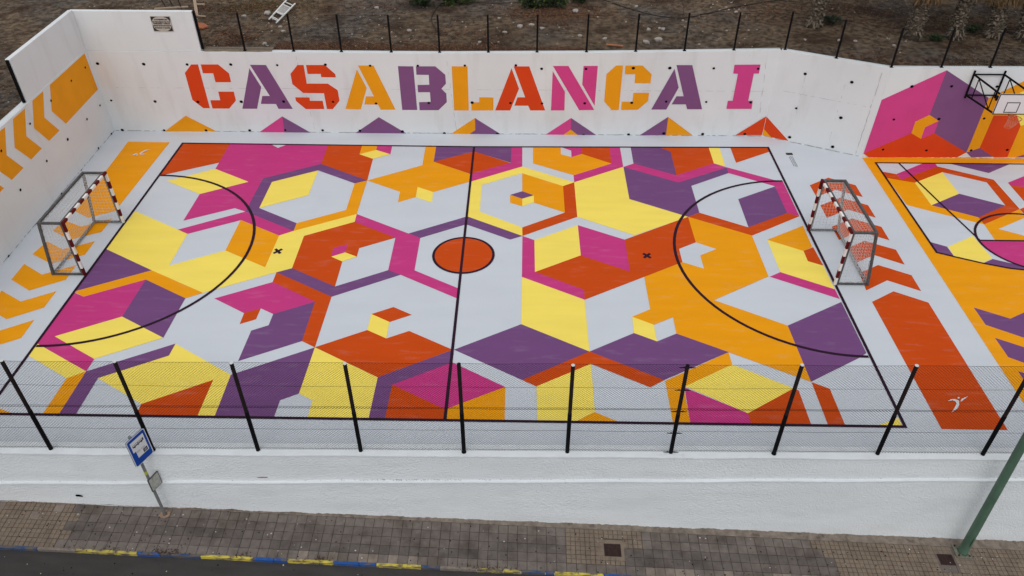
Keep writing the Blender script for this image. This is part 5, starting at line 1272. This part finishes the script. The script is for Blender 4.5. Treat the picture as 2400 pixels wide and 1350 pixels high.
sp_poly([(0.075, -0.185), (0.155, -0.17), (0.145, -0.115), (0.085, -0.12)], 0.0172, mat('sign_grey', (0.3, 0.3, 0.3)), 'photo_shape')
# clamp, sticker and timetable frame
MB().bar((sx, sy, 0.985), (sx, sy, 1.0), 0.044, 14).build('clamp', M_POLE, bs)
MB().bar((sx, sy, -0.36), (sx, sy, -0.24), 0.0392, 14).build('yellow_sticker', mat('sticker_yellow', (0.45, 0.42, 0.06), var=0.3, vscale=30), bs)
th = 1.20; hv = Vector((math.cos(th), math.sin(th), 0)); nv = Vector((math.sin(th), -math.cos(th), 0))
pc = Vector((-7.21, -1.50, -0.73)); pc = pc + nv * ((Vector((sx, sy, 0)) - Vector((pc.x, pc.y, 0))).dot(nv) + 0.055)
fr2 = splate('timetable_frame', 0.34, 0.45, 0.008, -0.015, 0.012, mat('dark_frame', (0.06, 0.058, 0.055), var=0.2), bs)
splate('timetable_sheet', 0.30, 0.41, 0.004, 0.0125, 0.0145, mat('sun_bleached_paper', (0.42, 0.42, 0.37), var=0.2, vscale=12, scuff=0.8, scuff_scale=9, scuff_col=(0.24, 0.22, 0.21), scuff_thr=0.5), fr2)
rb_ = MB()
for k in range(9):
    a = 6.283 * k / 9; rock(rb_, (sx + 0.10*math.cos(a), sy + 0.09*math.sin(a), sz + 0.0), 0.05, 300 + k, 0.45)
rb_.build('mortar_collar', mat('mortar_tan', (0.30, 0.20, 0.14), rough=0.95, var=0.25, vscale=12), bs)

# ---------------------------------------------------------------- green lamp post
lx, ly = 13.90, -1.56; lz = zwalk(lx, ly)
lp = empty('lamp_post', (lx, ly, lz)); tag(lp, 'green painted steel lamp post with square base plate at the right edge', 'lamp post')
def lpp(z): t = (z - lz) / 4.42; return (lx - 0.17 * t, ly, z)
MB().tube([lpp(lz + 0.02), lpp(lz + 0.10), lpp(lz + 0.5), lpp(lz + 4.4), lpp(lz + 8.0)], [0.14, 0.121, 0.116, 0.100, 0.07], 20).build('shaft', M_GREEN, lp, smooth=True)
lo = [(13.68, -1.75), (14.09, -1.75), (14.09, -1.345), (13.68, -1.345)]
bp = MB().hexa([(x, y, zwalk(x, y) + 0.001) for x, y in lo], [(x, y, zwalk(x, y) + 0.035) for x, y in lo]).build('base_plate', M_PLATE, lp)
for x, y in ((13.74, -1.69), (14.03, -1.69), (14.03, -1.40), (13.74, -1.40)):
    MB().bar((x, y, zwalk(x, y) + 0.0355), (x, y, zwalk(x, y) + 0.075), 0.022, 6).build('anchor_bolt', M_RUST, bp)
for k in range(4):
    a = math.pi / 4 + k * math.pi / 2
    MB().sqbar((lx + 0.12*math.cos(a), ly + 0.12*math.sin(a), lz + 0.07), (lx + 0.19*math.cos(a), ly + 0.19*math.sin(a), lz + 0.045), 0.014, 0.05).build('gusset', M_PLATE, lp)
dr = MB(); fy = ly - 0.1205
dr.poly([(lpp(lz + 0.45)[0] - 0.012, fy, lz + 0.45), (lpp(lz + 0.45)[0] + 0.004, fy, lz + 0.45), (lpp(lz + 0.80)[0] + 0.004, fy, lz + 0.80), (lpp(lz + 0.80)[0] - 0.008, fy, lz + 0.80)]).build('door_slot', M_DARKHOLE, lp)
tp = Vector(lpp(lz + 8.0))
MB().tube([tp, tp + Vector((0, -0.25, 0.25)), tp + Vector((0, -1.2, 0.38))], [0.05, 0.045, 0.04], 10).build('arm', M_GREEN, lp)
MB().hexa([(tp.x - .14, tp.y - 1.9, tp.z + .30), (tp.x + .14, tp.y - 1.9, tp.z + .30), (tp.x + .14, tp.y - 1.15, tp.z + .30), (tp.x - .14, tp.y - 1.15, tp.z + .30)], [(tp.x - .09, tp.y - 1.85, tp.z + .46), (tp.x + .09, tp.y - 1.85, tp.z + .46), (tp.x + .09, tp.y - 1.15, tp.z + .46), (tp.x - .09, tp.y - 1.15, tp.z + .46)]).build('lamp_head', M_POLE, lp)
